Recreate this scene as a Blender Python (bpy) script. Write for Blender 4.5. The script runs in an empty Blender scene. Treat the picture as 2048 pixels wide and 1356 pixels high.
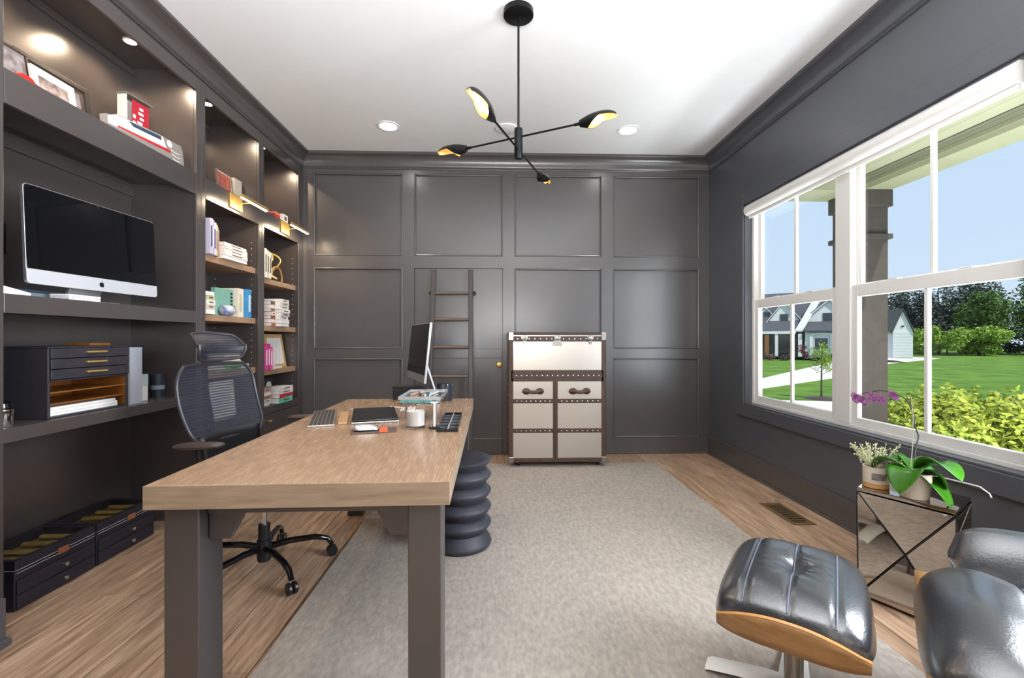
import bpy, bmesh, math, random
from mathutils import Vector, Matrix, Euler
R = math.radians
PI = math.pi
rnd = random.Random(7)
sc = bpy.context.scene
COL = sc.collection

# ---------------------------------------------------------------- camera, sky, sun, exposure
cd = bpy.data.cameras.new('camera'); cam = bpy.data.objects.new('camera', cd); COL.objects.link(cam)
cd.sensor_width = 36; cd.lens = 900 / 2048 * 36; cd.clip_start = .02; cd.clip_end = 400
cam.location = (0, 0, 1.18); cam.rotation_euler = (R(90), 0, -math.atan(28 / 900))
sc.camera = cam
sc.view_settings.view_transform = 'Standard'; sc.view_settings.look = 'None'
sc.view_settings.gamma = 1; sc.view_settings.use_curve_mapping = False
sc.view_settings.exposure = 0.0
w = bpy.data.worlds.new('sky'); sc.world = w; w.use_nodes = True
nt = w.node_tree; nt.nodes.clear()
wo = nt.nodes.new('ShaderNodeOutputWorld'); bg = nt.nodes.new('ShaderNodeBackground')
tc = nt.nodes.new('ShaderNodeTexCoord'); sx = nt.nodes.new('ShaderNodeSeparateXYZ'); cr = nt.nodes.new('ShaderNodeValToRGB')
nt.links.new(tc.outputs['Generated'], sx.inputs[0]); nt.links.new(sx.outputs['Z'], cr.inputs[0])
nt.links.new(cr.outputs[0], bg.inputs[0]); nt.links.new(bg.outputs[0], wo.inputs[0])
e = cr.color_ramp.elements
e[0].position = 0.0; e[0].color = (.66, .80, .97, 1); e[1].position = 1.0; e[1].color = (.26, .48, .86, 1)
m_ = cr.color_ramp.elements.new(.35); m_.color = (.57, .75, .96, 1)
bg.inputs[1].default_value = 1.1

def lamp(name, kind, loc, energy, color=(1, 1, 1), rot=(0, 0, 0), size=.1, size_y=None, spot=None, blend=.5, parent=None, spread=None):
    d = bpy.data.lights.new(name, kind); d.energy = energy; d.color = color
    if kind == 'AREA':
        d.size = size
        if size_y: d.shape = 'RECTANGLE'; d.size_y = size_y
        else: d.shape = 'DISK'
        if spread: d.spread = spread
    elif kind == 'SUN': d.angle = size
    else: d.shadow_soft_size = size
    if kind == 'SPOT': d.spot_size = spot; d.spot_blend = blend
    o = bpy.data.objects.new(name, d); o.location = loc; o.rotation_euler = rot; COL.objects.link(o)
    if parent:
        o.parent = parent; o.location = Vector(loc) - parent.location
    return o
sun = lamp('sun', 'SUN', (0, 0, 20), 4.8, (1, .95, .86), size=R(.6))
sun.rotation_euler = Vector((-.30, .62, -.95)).to_track_quat('-Z', 'Y').to_euler()
# added soft fill lamps, all out of view
lamp('rear_fill', 'AREA', (.2, -3.2, 1.5), 28, (1, .97, .93), (R(90), 0, 0), 3.0, 2.2)  # added fill lamp in the unseen space behind the camera
lamp('side_opening_fill', 'AREA', (2.62, .78, 1.5), 250, (.88, .93, 1), (0, R(90), 0), 1.8, 1.5)  # added fill lamp outside an invented opening in the right wall
lamp('ceiling_fill', 'AREA', (.15, -.45, 1.5), 195, (.98, .99, 1), (R(180 - 12), 0, 0), 1.6, 1.2)  # added uplight behind the camera to brighten the ceiling

# added area lamp low outside the window, brightening the far ceiling
lamp('low_outside_fill', 'AREA', (2.9, 2.85, .0), 300, (.93, .97, 1), (0, R(180 + 30), 0), .9, 2.1).data.use_shadow = True
bpy.data.lights['low_outside_fill'].spread = R(150)

# ---------------------------------------------------------------- materials
def srgb(r, g, b):
    f = lambda c: (c / 255 / 12.92) if c / 255 <= .04045 else ((c / 255 + .055) / 1.055) ** 2.4
    return (f(r), f(g), f(b), 1)
MATS = {}
def mat(name, col, rough=.5, metal=0, var=0, vscale=8, stretch=(1, 1, 1), bump=0, bscale=60, spec=.5, coat=0, emit=None, estr=0, trans=0, alpha=1, coord='Object', col2=None, sub=0, rvar=0, ior=1.5, perobj=0):
    m = bpy.data.materials.new(name); m.use_nodes = True; n = m.node_tree; N = n.nodes; L = n.links
    b = N['Principled BSDF']
    b.inputs['Base Color'].default_value = col
    b.inputs['Roughness'].default_value = rough; b.inputs['Metallic'].default_value = metal
    b.inputs['Specular IOR Level'].default_value = spec; b.inputs['Coat Weight'].default_value = coat
    b.inputs['Coat Roughness'].default_value = .12; b.inputs['IOR'].default_value = ior
    b.inputs['Transmission Weight'].default_value = trans; b.inputs['Alpha'].default_value = alpha
    if emit: b.inputs['Emission Color'].default_value = emit; b.inputs['Emission Strength'].default_value = estr
    if var or bump or col2 or rvar or perobj:
        t = N.new('ShaderNodeTexCoord'); mp = N.new('ShaderNodeMapping'); mp.inputs['Scale'].default_value = stretch
        if coord == 'World':
            g = N.new('ShaderNodeNewGeometry'); src = g.outputs['Position']
        else: src = t.outputs[coord]
        oi = N.new('ShaderNodeObjectInfo')
        ad = N.new('ShaderNodeVectorMath'); ad.operation = 'MULTIPLY_ADD'
        cx = N.new('ShaderNodeCombineXYZ')
        for k in range(3): L.new(oi.outputs['Random'], cx.inputs[k])
        L.new(cx.outputs[0], ad.inputs[0]); ad.inputs[1].default_value = (37, 53, 19); L.new(src, ad.inputs[2])
        if perobj: L.new(ad.outputs[0], mp.inputs[0])
        else: L.new(src, mp.inputs[0])
        nz = N.new('ShaderNodeTexNoise'); nz.inputs['Scale'].default_value = vscale; nz.inputs['Detail'].default_value = 6; nz.inputs['Roughness'].default_value = .62
        L.new(mp.outputs[0], nz.inputs['Vector'])
        if var or col2:
            mx = N.new('ShaderNodeMix'); mx.data_type = 'RGBA'
            rp = N.new('ShaderNodeValToRGB'); rp.color_ramp.elements[0].position = .32; rp.color_ramp.elements[1].position = .68
            L.new(nz.outputs[0], rp.inputs[0]); L.new(rp.outputs[0], mx.inputs[0])
            c2 = col2 or tuple(c * (1 + var) for c in col[:3]) + (1,)
            c1 = col if col2 else tuple(c * (1 - var) for c in col[:3]) + (1,)
            mx.inputs[6].default_value = c1; mx.inputs[7].default_value = c2
            out = mx.outputs[2]
            if perobj:
                hs = N.new('ShaderNodeHueSaturation'); mr = N.new('ShaderNodeMapRange')
                mr.inputs[3].default_value = 1 - perobj; mr.inputs[4].default_value = 1 + perobj
                L.new(oi.outputs['Random'], mr.inputs[0]); L.new(mr.outputs[0], hs.inputs['Value']); L.new(out, hs.inputs['Color']); out = hs.outputs[0]
            L.new(out, b.inputs['Base Color'])
        if rvar:
            mr2 = N.new('ShaderNodeMapRange'); mr2.inputs[3].default_value = rough - rvar; mr2.inputs[4].default_value = rough + rvar
            L.new(nz.outputs[0], mr2.inputs[0]); L.new(mr2.outputs[0], b.inputs['Roughness'])
        if bump:
            n2 = N.new('ShaderNodeTexNoise'); n2.inputs['Scale'].default_value = bscale; n2.inputs['Detail'].default_value = 3
            L.new(mp.outputs[0], n2.inputs['Vector'])
            bp = N.new('ShaderNodeBump'); bp.inputs['Strength'].default_value = bump; bp.inputs['Distance'].default_value = .004
            L.new(n2.outputs[0], bp.inputs['Height']); L.new(bp.outputs[0], b.inputs['Normal'])
    MATS[name] = m
    return m
paint = mat('charcoal_paint', srgb(80, 77, 77), .29, var=.03, bump=.015, bscale=9, spec=1.0)
paintL = mat('warm_tinted_charcoal_paint', srgb(70, 64, 62), .27, var=.04, bump=.015, bscale=9, spec=1.0)  # charcoal paint again, warm reflected light put into its tint
paintR = mat('charcoal_wall_paint', srgb(80, 82, 88), .34, var=.03, bump=.02, bscale=30, spec=.8)
ceilm = mat('ceiling_white', srgb(238, 239, 240), .9, var=.01)
whitep = mat('white_vinyl', srgb(232, 230, 226), .35)
hallw = mat('hall_white', srgb(220, 216, 208), .8)
floorm = mat('oak_floor', srgb(130, 102, 80), .38, col2=srgb(202, 171, 143), vscale=4.2, stretch=(11, .8, 1), bump=.12, bscale=14, coord='World', perobj=.16, rvar=.08)
shelfw = mat('shelf_oak', srgb(150, 118, 92), .4, col2=srgb(178, 145, 116), vscale=4, stretch=(6, 1, 6), bump=.05)
deskw = mat('desk_oak', srgb(142, 112, 88), .27, col2=srgb(172, 142, 114), vscale=6, stretch=(30, 1.6, 30), bump=.05, bscale=20, coord='Object', rvar=.05)
deske = mat('desk_oak_edge', srgb(124, 104, 84), .5, col2=srgb(150, 130, 108), vscale=5, stretch=(1.2, 1.2, 14), bump=.06)
deskp = mat('desk_grey_paint', srgb(52, 48, 48), .38, var=.04, spec=1.0)
rugm = mat('rug_wool', srgb(149, 141, 133), .97, col2=srgb(177, 168, 159), vscale=26, stretch=(2.2, 1, 1), bump=.5, bscale=150, spec=.1)
brass = mat('brass', srgb(222, 180, 104), .36, .7)
gold = mat('gold_inside_glow', srgb(236, 186, 110), .4, .7, emit=srgb(255, 196, 120), estr=.2)  # weak emission puts lamplight into the shade lining
blackm = mat('black_metal', srgb(26, 26, 28), .35, .6)
blackgl = mat('black_gloss', srgb(10, 11, 13), .04, spec=.6)
blackpl = mat('black_plastic', srgb(24, 25, 29), .38, var=.05)
darkblue = mat('dark_blue_plastic', srgb(40, 48, 58), .3)
silver = mat('aluminium', srgb(214, 216, 220), .28, .85)
chrome = mat('chrome', srgb(225, 225, 228), .08, 1)
nickel = mat('aged_nickel', srgb(158, 154, 148), .28, .9)
steel = mat('trunk_aluminium', srgb(216, 209, 200), .30, .80, var=.02, vscale=1.2)
leatherb = mat('trunk_leather', srgb(78, 56, 46), .5, var=.25, vscale=30, bump=.2, bscale=120)
leather = mat('black_leather', srgb(30, 33, 39), .30, var=.1, bump=.22, bscale=140, spec=.9, coat=.6, ior=1.6)
leather.node_tree.nodes['Principled BSDF'].inputs['Coat IOR'].default_value = 1.6; leather.node_tree.nodes['Principled BSDF'].inputs['Coat Roughness'].default_value = .26
piping = mat('leather_piping', srgb(92, 100, 114), .3)
walnut = mat('walnut_ply', srgb(128, 92, 54), .4, col2=srgb(158, 120, 74), vscale=6, stretch=(2, 2, 9))
walnute = mat('ply_edge', srgb(206, 150, 90), .4)
whitebase = mat('white_metal_base', srgb(225, 225, 222), .3)
mirror = mat('mirror_glass', srgb(176, 164, 152), .02, 1)
bevelm = mat('mirror_edge', srgb(60, 62, 66), .15, .9)
glass = mat('clear_glass', (1, 1, 1, 1), .0, trans=1, ior=1.45)
paper = mat('paper', srgb(236, 233, 228), .8)
cream = mat('cream', srgb(226, 214, 196), .7)
stoolm = mat('stool_rubber', srgb(50, 52, 60), .55, var=.12, vscale=60, bump=.15, bscale=200)
lit = mat('lamp_lit', (1, .9, .7, 1), .5, emit=(1, .86, .62, 1), estr=26)
litw = mat('downlight_lit', (1, 1, 1, 1), .5, emit=(1, .97, .92, 1), estr=26)
trimw = mat('downlight_trim', srgb(238, 238, 236), .5)
leaf = mat('orchid_leaf', srgb(56, 116, 18), .25, var=.25, vscale=8, spec=.6, sub=0)
stemm = mat('orchid_stem', srgb(52, 50, 50), .5)
petal = mat('orchid_petal', srgb(140, 64, 140), .5, col2=srgb(206, 140, 200), vscale=60)
driedm = mat('dried_sprigs', srgb(196, 196, 156), .8)
potc = mat('pot_cream', srgb(224, 208, 190), .45, var=.04)
potw = mat('pot_wood', srgb(196, 148, 92), .5)
grass = mat('grass', srgb(72, 106, 42), .95, col2=srgb(114, 146, 60), vscale=.9, bump=.5, bscale=12, spec=.1, coord='World')
concrete = mat('concrete', srgb(216, 208, 200), .9, var=.04, coord='World')
colm = mat('porch_column_paint', srgb(66, 60, 55), .8, var=.12, vscale=10, bump=.4, bscale=30)
beamm = mat('porch_beam', srgb(136, 137, 110), .8, var=.03)
sidingg = mat('porch_soffit', srgb(118, 122, 98), .8, var=.05, stretch=(1, .2, 6))
housew = mat('house_white', srgb(226, 228, 230), .8, var=.02)
roofm = mat('roof_shingle', srgb(78, 82, 88), .9, var=.15, vscale=14)
glassd = mat('house_window_glass', srgb(50, 56, 62), .1, spec=.8)
barkm = mat('bark', srgb(84, 70, 58), .9, var=.2)
def leafmat(name, c1, c2, sc_=3.5):
    return mat(name, c1, .6, col2=c2, vscale=sc_, coord='World', spec=.3)
lf_dark = leafmat('leaf_dark', srgb(52, 62, 56), srgb(100, 112, 96), .9)
lf_mid = leafmat('leaf_mid', srgb(58, 84, 40), srgb(112, 142, 70), .9)
lf_light = leafmat('leaf_light', srgb(110, 140, 50), srgb(164, 190, 84), .9)
lf_yel = leafmat('leaf_yellow', srgb(80, 118, 38), srgb(212, 216, 92), 16)
darkwood = mat('ladder_wood', srgb(66, 60, 57), .4, var=.12)
rungm = mat('ladder_rung_wood', srgb(98, 84, 72), .4, var=.1)
watchb = mat('watch_box_leather', srgb(32, 31, 42), .42, var=.1, bump=.1, bscale=200)
stitch = mat('white_stitch', srgb(196, 196, 204), .6)
velvet = mat('gold_velvet', srgb(150, 122, 56), .7, var=.2)
orgl = mat('organiser_leather', srgb(48, 46, 52), .42, var=.2, vscale=40, bump=.25, bscale=220)
orgin = mat('organiser_copper', srgb(166, 108, 52), .35, .5, var=.2)
cover = {}
def cmat(r, g, b, rough=.55):
    k = (r, g, b)
    if k not in cover: cover[k] = mat('cover_%d' % len(cover), srgb(r, g, b), rough, var=.06, vscale=30)
    return cover[k]
# glass panes: nearly clear, thin
def pane_mat():
    m = bpy.data.materials.new('window_pane_glass'); m.use_nodes = True; n = m.node_tree; n.nodes.clear()
    o = n.nodes.new('ShaderNodeOutputMaterial'); t = n.nodes.new('ShaderNodeBsdfTransparent'); g = n.nodes.new('ShaderNodeBsdfGlossy'); mx = n.nodes.new('ShaderNodeMixShader')
    g.inputs['Roughness'].default_value = 0; lw_ = n.nodes.new('ShaderNodeLayerWeight'); lw_.inputs[0].default_value = .5; pw_ = n.nodes.new('ShaderNodeMath'); pw_.operation = 'POWER'; pw_.inputs[1].default_value = 5; n.links.new(lw_.outputs['Facing'], pw_.inputs[0]); fr = n.nodes.new('ShaderNodeMath'); fr.operation = 'MULTIPLY_ADD'; fr.inputs[1].default_value = .55; fr.inputs[2].default_value = .03; n.links.new(pw_.outputs[0], fr.inputs[0])
    t.inputs[0].default_value = (.97, .98, .98, 1)
    n.links.new(fr.outputs[0], mx.inputs[0]); n.links.new(t.outputs[0], mx.inputs[1]); n.links.new(g.outputs[0], mx.inputs[2]); n.links.new(mx.outputs[0], o.inputs[0])
    return m
pane = pane_mat()
def meshfab():
    m = bpy.data.materials.new('chair_mesh_fabric'); m.use_nodes = True; n = m.node_tree; N = n.nodes; L = n.links
    b = N['Principled BSDF']; b.inputs['Base Color'].default_value = srgb(44, 46, 56); b.inputs['Roughness'].default_value = .45
    o = N['Material Output']; t = N.new('ShaderNodeBsdfTransparent'); mx = N.new('ShaderNodeMixShader')
    tcn = N.new('ShaderNodeTexCoord'); wv = N.new('ShaderNodeTexWave'); wv.bands_direction = 'Z'; wv.inputs['Scale'].default_value = 22; wv.inputs['Distortion'].default_value = .4
    L.new(tcn.outputs['Object'], wv.inputs['Vector']); rp = N.new('ShaderNodeMapRange'); rp.inputs[3].default_value = .66; rp.inputs[4].default_value = .97
    L.new(wv.outputs['Fac'], rp.inputs[0]); L.new(rp.outputs[0], mx.inputs[0]); L.new(t.outputs[0], mx.inputs[1]); L.new(b.outputs[0], mx.inputs[2]); L.new(mx.outputs[0], o.inputs[0])
    return m
meshf = meshfab()

# ---------------------------------------------------------------- builders
class MB:
    def __init__(s): s.bm = bmesh.new(); s.mi = 0
    def face(s, vs):
        try:
            f = s.bm.faces.new(vs); f.material_index = s.mi; return f
        except ValueError: return None
    def box(s, x0, x1, y0, y1, z0, z1, M=None):
        c = [(x, y, z) for x in (x0, x1) for y in (y0, y1) for z in (z0, z1)]
        v = [s.bm.verts.new(M @ Vector(p) if M else p) for p in c]
        for f in ((0, 1, 3, 2), (4, 6, 7, 5), (0, 4, 5, 1), (2, 3, 7, 6), (0, 2, 6, 4), (1, 5, 7, 3)): s.face([v[i] for i in f])
        return s
    def poly(s, pts, M=None):
        s.face([s.bm.verts.new(M @ Vector(p) if M else p) for p in pts]); return s
    def hull(s, bottom, top):   # two equal loops joined
        a = [s.bm.verts.new(p) for p in bottom]; b = [s.bm.verts.new(p) for p in top]; n = len(a)
        s.face(a[::-1]); s.face(b)
        for i in range(n): s.face([a[i], a[(i + 1) % n], b[(i + 1) % n], b[i]])
        return s
    def prism(s, pts, axis, a0, a1):
        def p3(p, a): return {'x': (a, p[0], p[1]), 'y': (p[0], a, p[1]), 'z': (p[0], p[1], a)}[axis]
        return s.hull([p3(p, a0) for p in pts], [p3(p, a1) for p in pts])
    def tube(s, path, r, n=8, closed=False, caps=True, flat=1):
        path = [Vector(p) for p in path]; rings = []; m = len(path)
        up = Vector((0, 0, 1))
        prev = None
        for i, p in enumerate(path):
            if closed: t = path[(i + 1) % m] - path[i - 1]
            else: t = path[min(i + 1, m - 1)] - path[max(i - 1, 0)]
            t.normalize()
            if prev is None:
                a = up if abs(t.dot(up)) < .9 else Vector((1, 0, 0))
                u = t.cross(a).normalized()
            else:
                u = (prev - t * prev.dot(t)).normalized()
            prev = u; v = t.cross(u)
            rr = r(i / (m - 1)) if callable(r) else r
            rings.append([s.bm.verts.new(p + u * math.cos(2 * PI * k / n) * rr + v * math.sin(2 * PI * k / n) * rr * flat) for k in range(n)])
        for i in range(m if closed else m - 1):
            A, B = rings[i], rings[(i + 1) % m]
            for k in range(n): s.face([A[k], A[(k + 1) % n], B[(k + 1) % n], B[k]])
        if caps and not closed: s.face(rings[0][::-1]); s.face(rings[-1])
        return s
    def lathe(s, prof, n=24, c=(0, 0, 0), M=None):
        rings = []
        for r, z in prof:
            ring = []
            for k in range(n):
                p = Vector((c[0] + max(r, 1e-5) * math.cos(2 * PI * k / n), c[1] + max(r, 1e-5) * math.sin(2 * PI * k / n), c[2] + z))
                ring.append(s.bm.verts.new(M @ p if M else p))
            rings.append(ring)
        for A, B in zip(rings, rings[1:]):
            for k in range(n): s.face([A[k], A[(k + 1) % n], B[(k + 1) % n], B[k]])
        s.face(rings[0][::-1]); s.face(rings[-1])
        return s
    def grid(s, fn, nu, nv, closeu=False):
        g = [[s.bm.verts.new(fn(i / nu, j / nv)) for j in range(nv + 1)] for i in range(nu if closeu else nu + 1)]
        for i in range(nu):
            for j in range(nv):
                a = g[i]; b = g[(i + 1) % len(g)]
                s.face([a[j], b[j], b[j + 1], a[j + 1]])
        return g
    def build(s, name, m, parent=None, bevel=0, smooth=False, loc=None, rot=None, world=False, seg=2, solid=0, merge=False, angle=40):
        if merge: bmesh.ops.remove_doubles(s.bm, verts=s.bm.verts, dist=1e-5)
        bmesh.ops.recalc_face_normals(s.bm, faces=s.bm.faces)
        me = bpy.data.meshes.new(name); s.bm.to_mesh(me); s.bm.free()
        if world and parent:
            r = parent
            while r.parent: r = r.parent
            me.transform(r.matrix_basis.inverted())
        for x in (m if isinstance(m, (list, tuple)) else [m]): me.materials.append(x)
        if smooth:
            me.shade_smooth(); me.set_sharp_from_angle(angle=R(angle))
        o = bpy.data.objects.new(name, me); COL.objects.link(o)
        if parent: o.parent = parent
        if loc: o.location = loc
        if rot: o.rotation_euler = rot
        if solid:
            md = o.modifiers.new('s', 'SOLIDIFY'); md.thickness = solid; md.offset = 0
        if bevel:
            md = o.modifiers.new('b', 'BEVEL'); md.width = bevel; md.segments = seg; md.limit_method = 'ANGLE'; md.angle_limit = R(35)
        return o
def box(name, x0, x1, y0, y1, z0, z1, m, parent=None, bevel=0, world=False, **k):
    return MB().box(x0, x1, y0, y1, z0, z1).build(name, m, parent, bevel, world=world, **k)
def tag(o, label, cat, group=None):
    o['label'] = label; o['category'] = cat
    if group: o['group'] = group
    return o
def thing(name, label, cat, loc, rz=0, group=None):
    o = bpy.data.objects.new(name, None); o.empty_display_size = .05; COL.objects.link(o)
    o.location = loc; o.rotation_euler = (0, 0, rz); o.matrix_basis = Matrix.Translation(Vector(loc)) @ Matrix.Rotation(rz, 4, 'Z')
    return tag(o, label, cat, group)
def copy_tree(o, parent=None):
    c = o.copy(); COL.objects.link(c)
    if parent: c.parent = parent
    for ch in o.children: copy_tree(ch, c)
    return c
def struct(name, loc=(0, 0, 0)):
    o = bpy.data.objects.new(name, None); o.empty_display_size = .05; COL.objects.link(o); o.location = loc
    o.matrix_basis = Matrix.Translation(Vector(loc)); o['kind'] = 'structure'; return o
def sk(o): o['kind'] = 'structure'; return o

CZ = 3.04; XL = -1.96; XB = -2.374; XR = 2.18; YB = 4.60

# ---------------------------------------------------------------- setting
floor = sk(box('floor', -2.45, 2.4, -4.2, 4.75, -.12, -.012, floorm))
# planks, running towards the panelled wall, one object each
pw = .19
b = MB().box(0, 1, 0, 1, 0, 1); pme = None
protos = {}
x = -2.40
while x < 2.17:
    y = .2 + rnd.uniform(-1.5, -.1)
    while y < 4.6:
        Lp = rnd.choice((1.2, 1.5, 1.8, 2.1)); y1 = min(y + Lp, 4.6); y0 = max(y, -.6)
        key = round(y1 - y0, 2)
        wdt = min(pw, 2.17 - x)
        k2 = (key, round(wdt, 3))
        if k2 not in protos:
            g = .0016; bv = .0025; d = .012
            mb = MB(); l, ww = key, wdt
            bot = [(g, g, -d), (ww - g, g, -d), (ww - g, l - g, -d), (g, l - g, -d)]
            mid = [(p[0], p[1], -bv) for p in bot]
            top = [(g + bv, g + bv, 0), (ww - g - bv, g + bv, 0), (ww - g - bv, l - g - bv, 0), (g + bv, l - g - bv, 0)]
            A = [mb.bm.verts.new(p) for p in bot]; B = [mb.bm.verts.new(p) for p in mid]; Cc = [mb.bm.verts.new(p) for p in top]
            for i in range(4):
                j = (i + 1) % 4; mb.face([A[i], A[j], B[j], B[i]]); mb.face([B[i], B[j], Cc[j], Cc[i]])
            mb.face(Cc)
            bmesh.ops.recalc_face_normals(mb.bm, faces=mb.bm.faces)
            me = bpy.data.meshes.new('floor_plank'); mb.bm.to_mesh(me); mb.bm.free(); me.materials.append(floorm); protos[k2] = me
        if key > .05:
            o = bpy.data.objects.new('floor_plank', protos[k2]); COL.objects.link(o); o.parent = floor; o.location = (x, y0, 0)
        y = y1 + (0 if y1 < 4.6 else 9)
    x += pw
sk(box('ceiling', -2.45, 2.4, -4.2, 4.75, CZ, CZ + .1, ceilm))
sk(box('wall_left', -2.5, -2.39, -4.2, 4.75, -.1, CZ, paintL))
# right wall: window opening, plus an added unseen opening for fill light
WY0, WY1, WZ0, WZ1 = 1.765, 3.91, .603, 2.36
b = MB(); b.box(XR, 2.32, 1.5, WY0, 0, CZ); b.box(XR, 2.32, -1.3, .0, 0, CZ); b.box(XR, 2.32, .0, 1.5, 0, WZ0); b.box(XR, 2.32, .0, 1.5, WZ1, CZ); b.box(XR, 2.32, WY1, 4.75, 0, CZ); b.box(XR, 2.32, WY0, WY1, 0, WZ0); b.box(XR, 2.32, WY0, WY1, WZ1, CZ)
sk(b.build('wall_right', paintR))
b = MB(); b.box(-2.4, 2.3, -4.3, -4.2, 0, CZ); b.box(2.3, 2.42, -4.2, -1.3, 0, CZ)
sk(b.build('wall_unseen_hall', hallw))  # unseen pale hall, added as a bright backdrop for the trunk to reflect
b = MB(); b.box(-2.4, -1.1, -1.32, -1.2, 0, CZ); b.box(1.5, XR, -1.32, -1.2, 0, CZ); b.box(-1.1, 1.5, -1.32, -1.2, 2.45, CZ)
sk(b.build('wall_rear', paint))
# back wall with panelling
wb = struct('wall_back', (0, YB, 0))
box('wall_core', -2.4, 2.3, YB + .012, YB + .15, 0, CZ, paint, wb, world=True)
cols = [(-1.855, -.964), (-.848, .051), (.169, 1.065), (1.179, 2.076)]
rows = [(.168, .985), (1.08, 1.90), (2.02, 2.852)]
F0 = YB - .018
edges = [-2.0] + [c for p in cols for c in p] + [XR]
for i in range(5):
    lo, hi = edges[2 * i], edges[2 * i + 1]
    if i in (0, 3, 4): box('stile', lo, hi, F0, YB + .012, 0, 2.9, paint, wb, world=True)
    else: box('stile', lo, hi, F0, YB + .012, 0, 2.9, paint, wb, world=True)
for ci, (a, c) in enumerate(cols):
    for z0, z1 in ((0, .168), (.985, 1.08), (1.90, 2.02), (2.852, 2.93)):
        if ci == 1 and z1 < 1.5: continue
        box('rail', a, c, F0, YB + .012, z0, z1, paint, wb, world=True)
    for z0, z1 in rows:
        if ci == 1 and z0 < 1.5: continue
        box('panel', a, c, YB + .003, YB + .014, z0, z1, paint, wb, world=True)
        b = MB(); t = .016
        for (p, q, r_, s_) in ((a, a + t, z0, z1), (c - t, c, z0, z1), (a + t, c - t, z0, z0 + t), (a + t, c - t, z1 - t, z1)): b.box(p, q, F0 - .004, YB + .004, r_, s_)
        b.build('panel_moulding', paint, wb, bevel=.006, world=True)
# shoe moulding and baseboards
box('shoe_moulding', -1.95, -.85, F0 - .012, F0, 0, .018, rungm, wb, world=True)
box('shoe_moulding', .051, 2.16, F0 - .012, F0, 0, .018, rungm, wb, world=True)
# concealed door in the second bay
dr = struct('door_1', (-.848, YB, 0)); a, c = -.845, .048
box('door_leaf', a, c, YB - .002, YB + .03, .006, 1.897, paint, dr, bevel=.002, world=True)
box('door_rail', a, c, YB - .012, YB - .002, .985, 1.08, paint, dr, bevel=.003, world=True)
box('door_rail', a, c, YB - .012, YB - .002, .006, .168, paint, dr, bevel=.003, world=True)
b = MB(); b.lathe([(.026, 0), (.026, .006), (.011, .010), (.011, .035), (.024, .042), (.029, .055), (.024, .066), (.006, .07)], 20, M=Matrix.Translation((.012, YB - .002, .92)) @ Matrix.Rotation(R(90), 4, 'X'))
b.build('door_knob', brass, dr, smooth=True, world=True)
bb = box('baseboard_right', XR - .016, XR, -1.2, F0, 0, .18, paint, bevel=.004); sk(bb)
s_ = box('shoe_moulding', XR - .03, XR - .016, -1.2, F0, 0, .02, paint); s_.parent = bb
# crown moulding: concave cove
prof = [(0, -.148), (.010, -.148), (.014, -.140), (.010, -.132), (.016, -.126)]
for k in range(9):
    t = k / 8 * PI / 2
    prof.append((.018 + .062 * (1 - math.cos(t)), -.122 + .092 * math.sin(t)))
prof += [(.086, -.026), (.092, -.020), (.092, 0), (0, 0)]
def crown(name, which):
    b = MB(); A = []; B = []
    for p, z in prof:
        if which == 'l': A.append((XL + p, -1.2, CZ + z)); B.append((XL + p, F0 - p, CZ + z))
        if which == 'b': A.append((XL + p, F0 - p, CZ + z)); B.append((XR - p, F0 - p, CZ + z))
        if which == 'r': A.append((XR - p, -1.2, CZ + z)); B.append((XR - p, F0 - p, CZ + z))
    b.hull(A, B); return sk(b.build(name, {'l': paintL, 'b': paint, 'r': paintR}[which], smooth=True, angle=30))
crown('trim_1', 'l'); crown('trim_2', 'b'); crown('trim_3', 'r')

# ---------------------------------------------------------------- built-in bookcase (three units)
def unit(label, y0, y1, s0, s1, desk=False):
    """y0..y1 opening, s0..s1 outer extent including the stiles"""
    t = thing('bookcase_unit', label, 'bookcase', (XB, (y0 + y1) / 2, 0), 0, None)
    W = dict(world=True)
    box('back_panel', XB - .012, XB, s0, s1, .0, 2.93, paintL, t, **W)
    box('top_panel', XB, XL, s0, s1, 2.925, 2.945, paintL, t, **W)
    for (a, c) in ((y1, min(s1, y1 + .02)),) + (((y0 - .02, y0),) if desk else ((y0 - .012, y0),)):
        box('side_panel', XB, XL - .02, a, c, 0, 2.925, paintL, t, **W)
    box('top_rail', XL - .02, XL, y0, y1, 2.80, 2.925, paintL, t, bevel=.002, **W)
    box('display_shelf', XB, XL - .02, y0, y1, 2.18, 2.258, paintL, t, **W)
    box('picture_rail', XL - .02, XL, y0, y1, 2.12, 2.26, paintL, t, bevel=.002, **W)
    # slim ledge mouldings along the back of the niches
    box('niche_moulding', XB, XB + .022, y0, y1, 2.885, 2.925, paintL, t, bevel=.004, **W)
    return t
u1 = unit('wide open desk unit of the dark built-in with a computer niche', 1.848, 2.988, 1.75, 3.035, True)
W = dict(world=True)
box('stile', XL - .02, XL, 1.75, 1.848, 0, 2.925, paintL, u1, bevel=.003, **W)
box('stile', XL - .02, XL, 2.988, 3.035, 0, 2.925, paintL, u1, bevel=.003, **W)
box('niche_moulding', XB, XB + .022, 1.848, 2.988, 2.10, 2.16, paintL, u1, bevel=.004, **W)
box('niche_shelf', XB, XL - .02, 1.848, 2.988, 1.30, 1.36, paintL, u1, **W)
box('niche_rail', XL - .02, XL, 1.848, 2.988, 1.284, 1.362, paintL, u1, bevel=.002, **W)
ct = MB().box(XB, XL + .006, 1.70, 2.988, .765, .822).build('counter_top', paintL, u1, bevel=.003, world=True)
pb = MB(); pb.box(XL - .02, XL + .07, 1.66, 1.79, 0, .185); pb.box(XL - .02, XL + .082, 1.64, 1.80, 0, .03)
tag(pb.build('plinth_block', paintR, bevel=.003), 'dark painted plinth block on the floor at the left edge of the photo', 'plinth')
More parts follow.
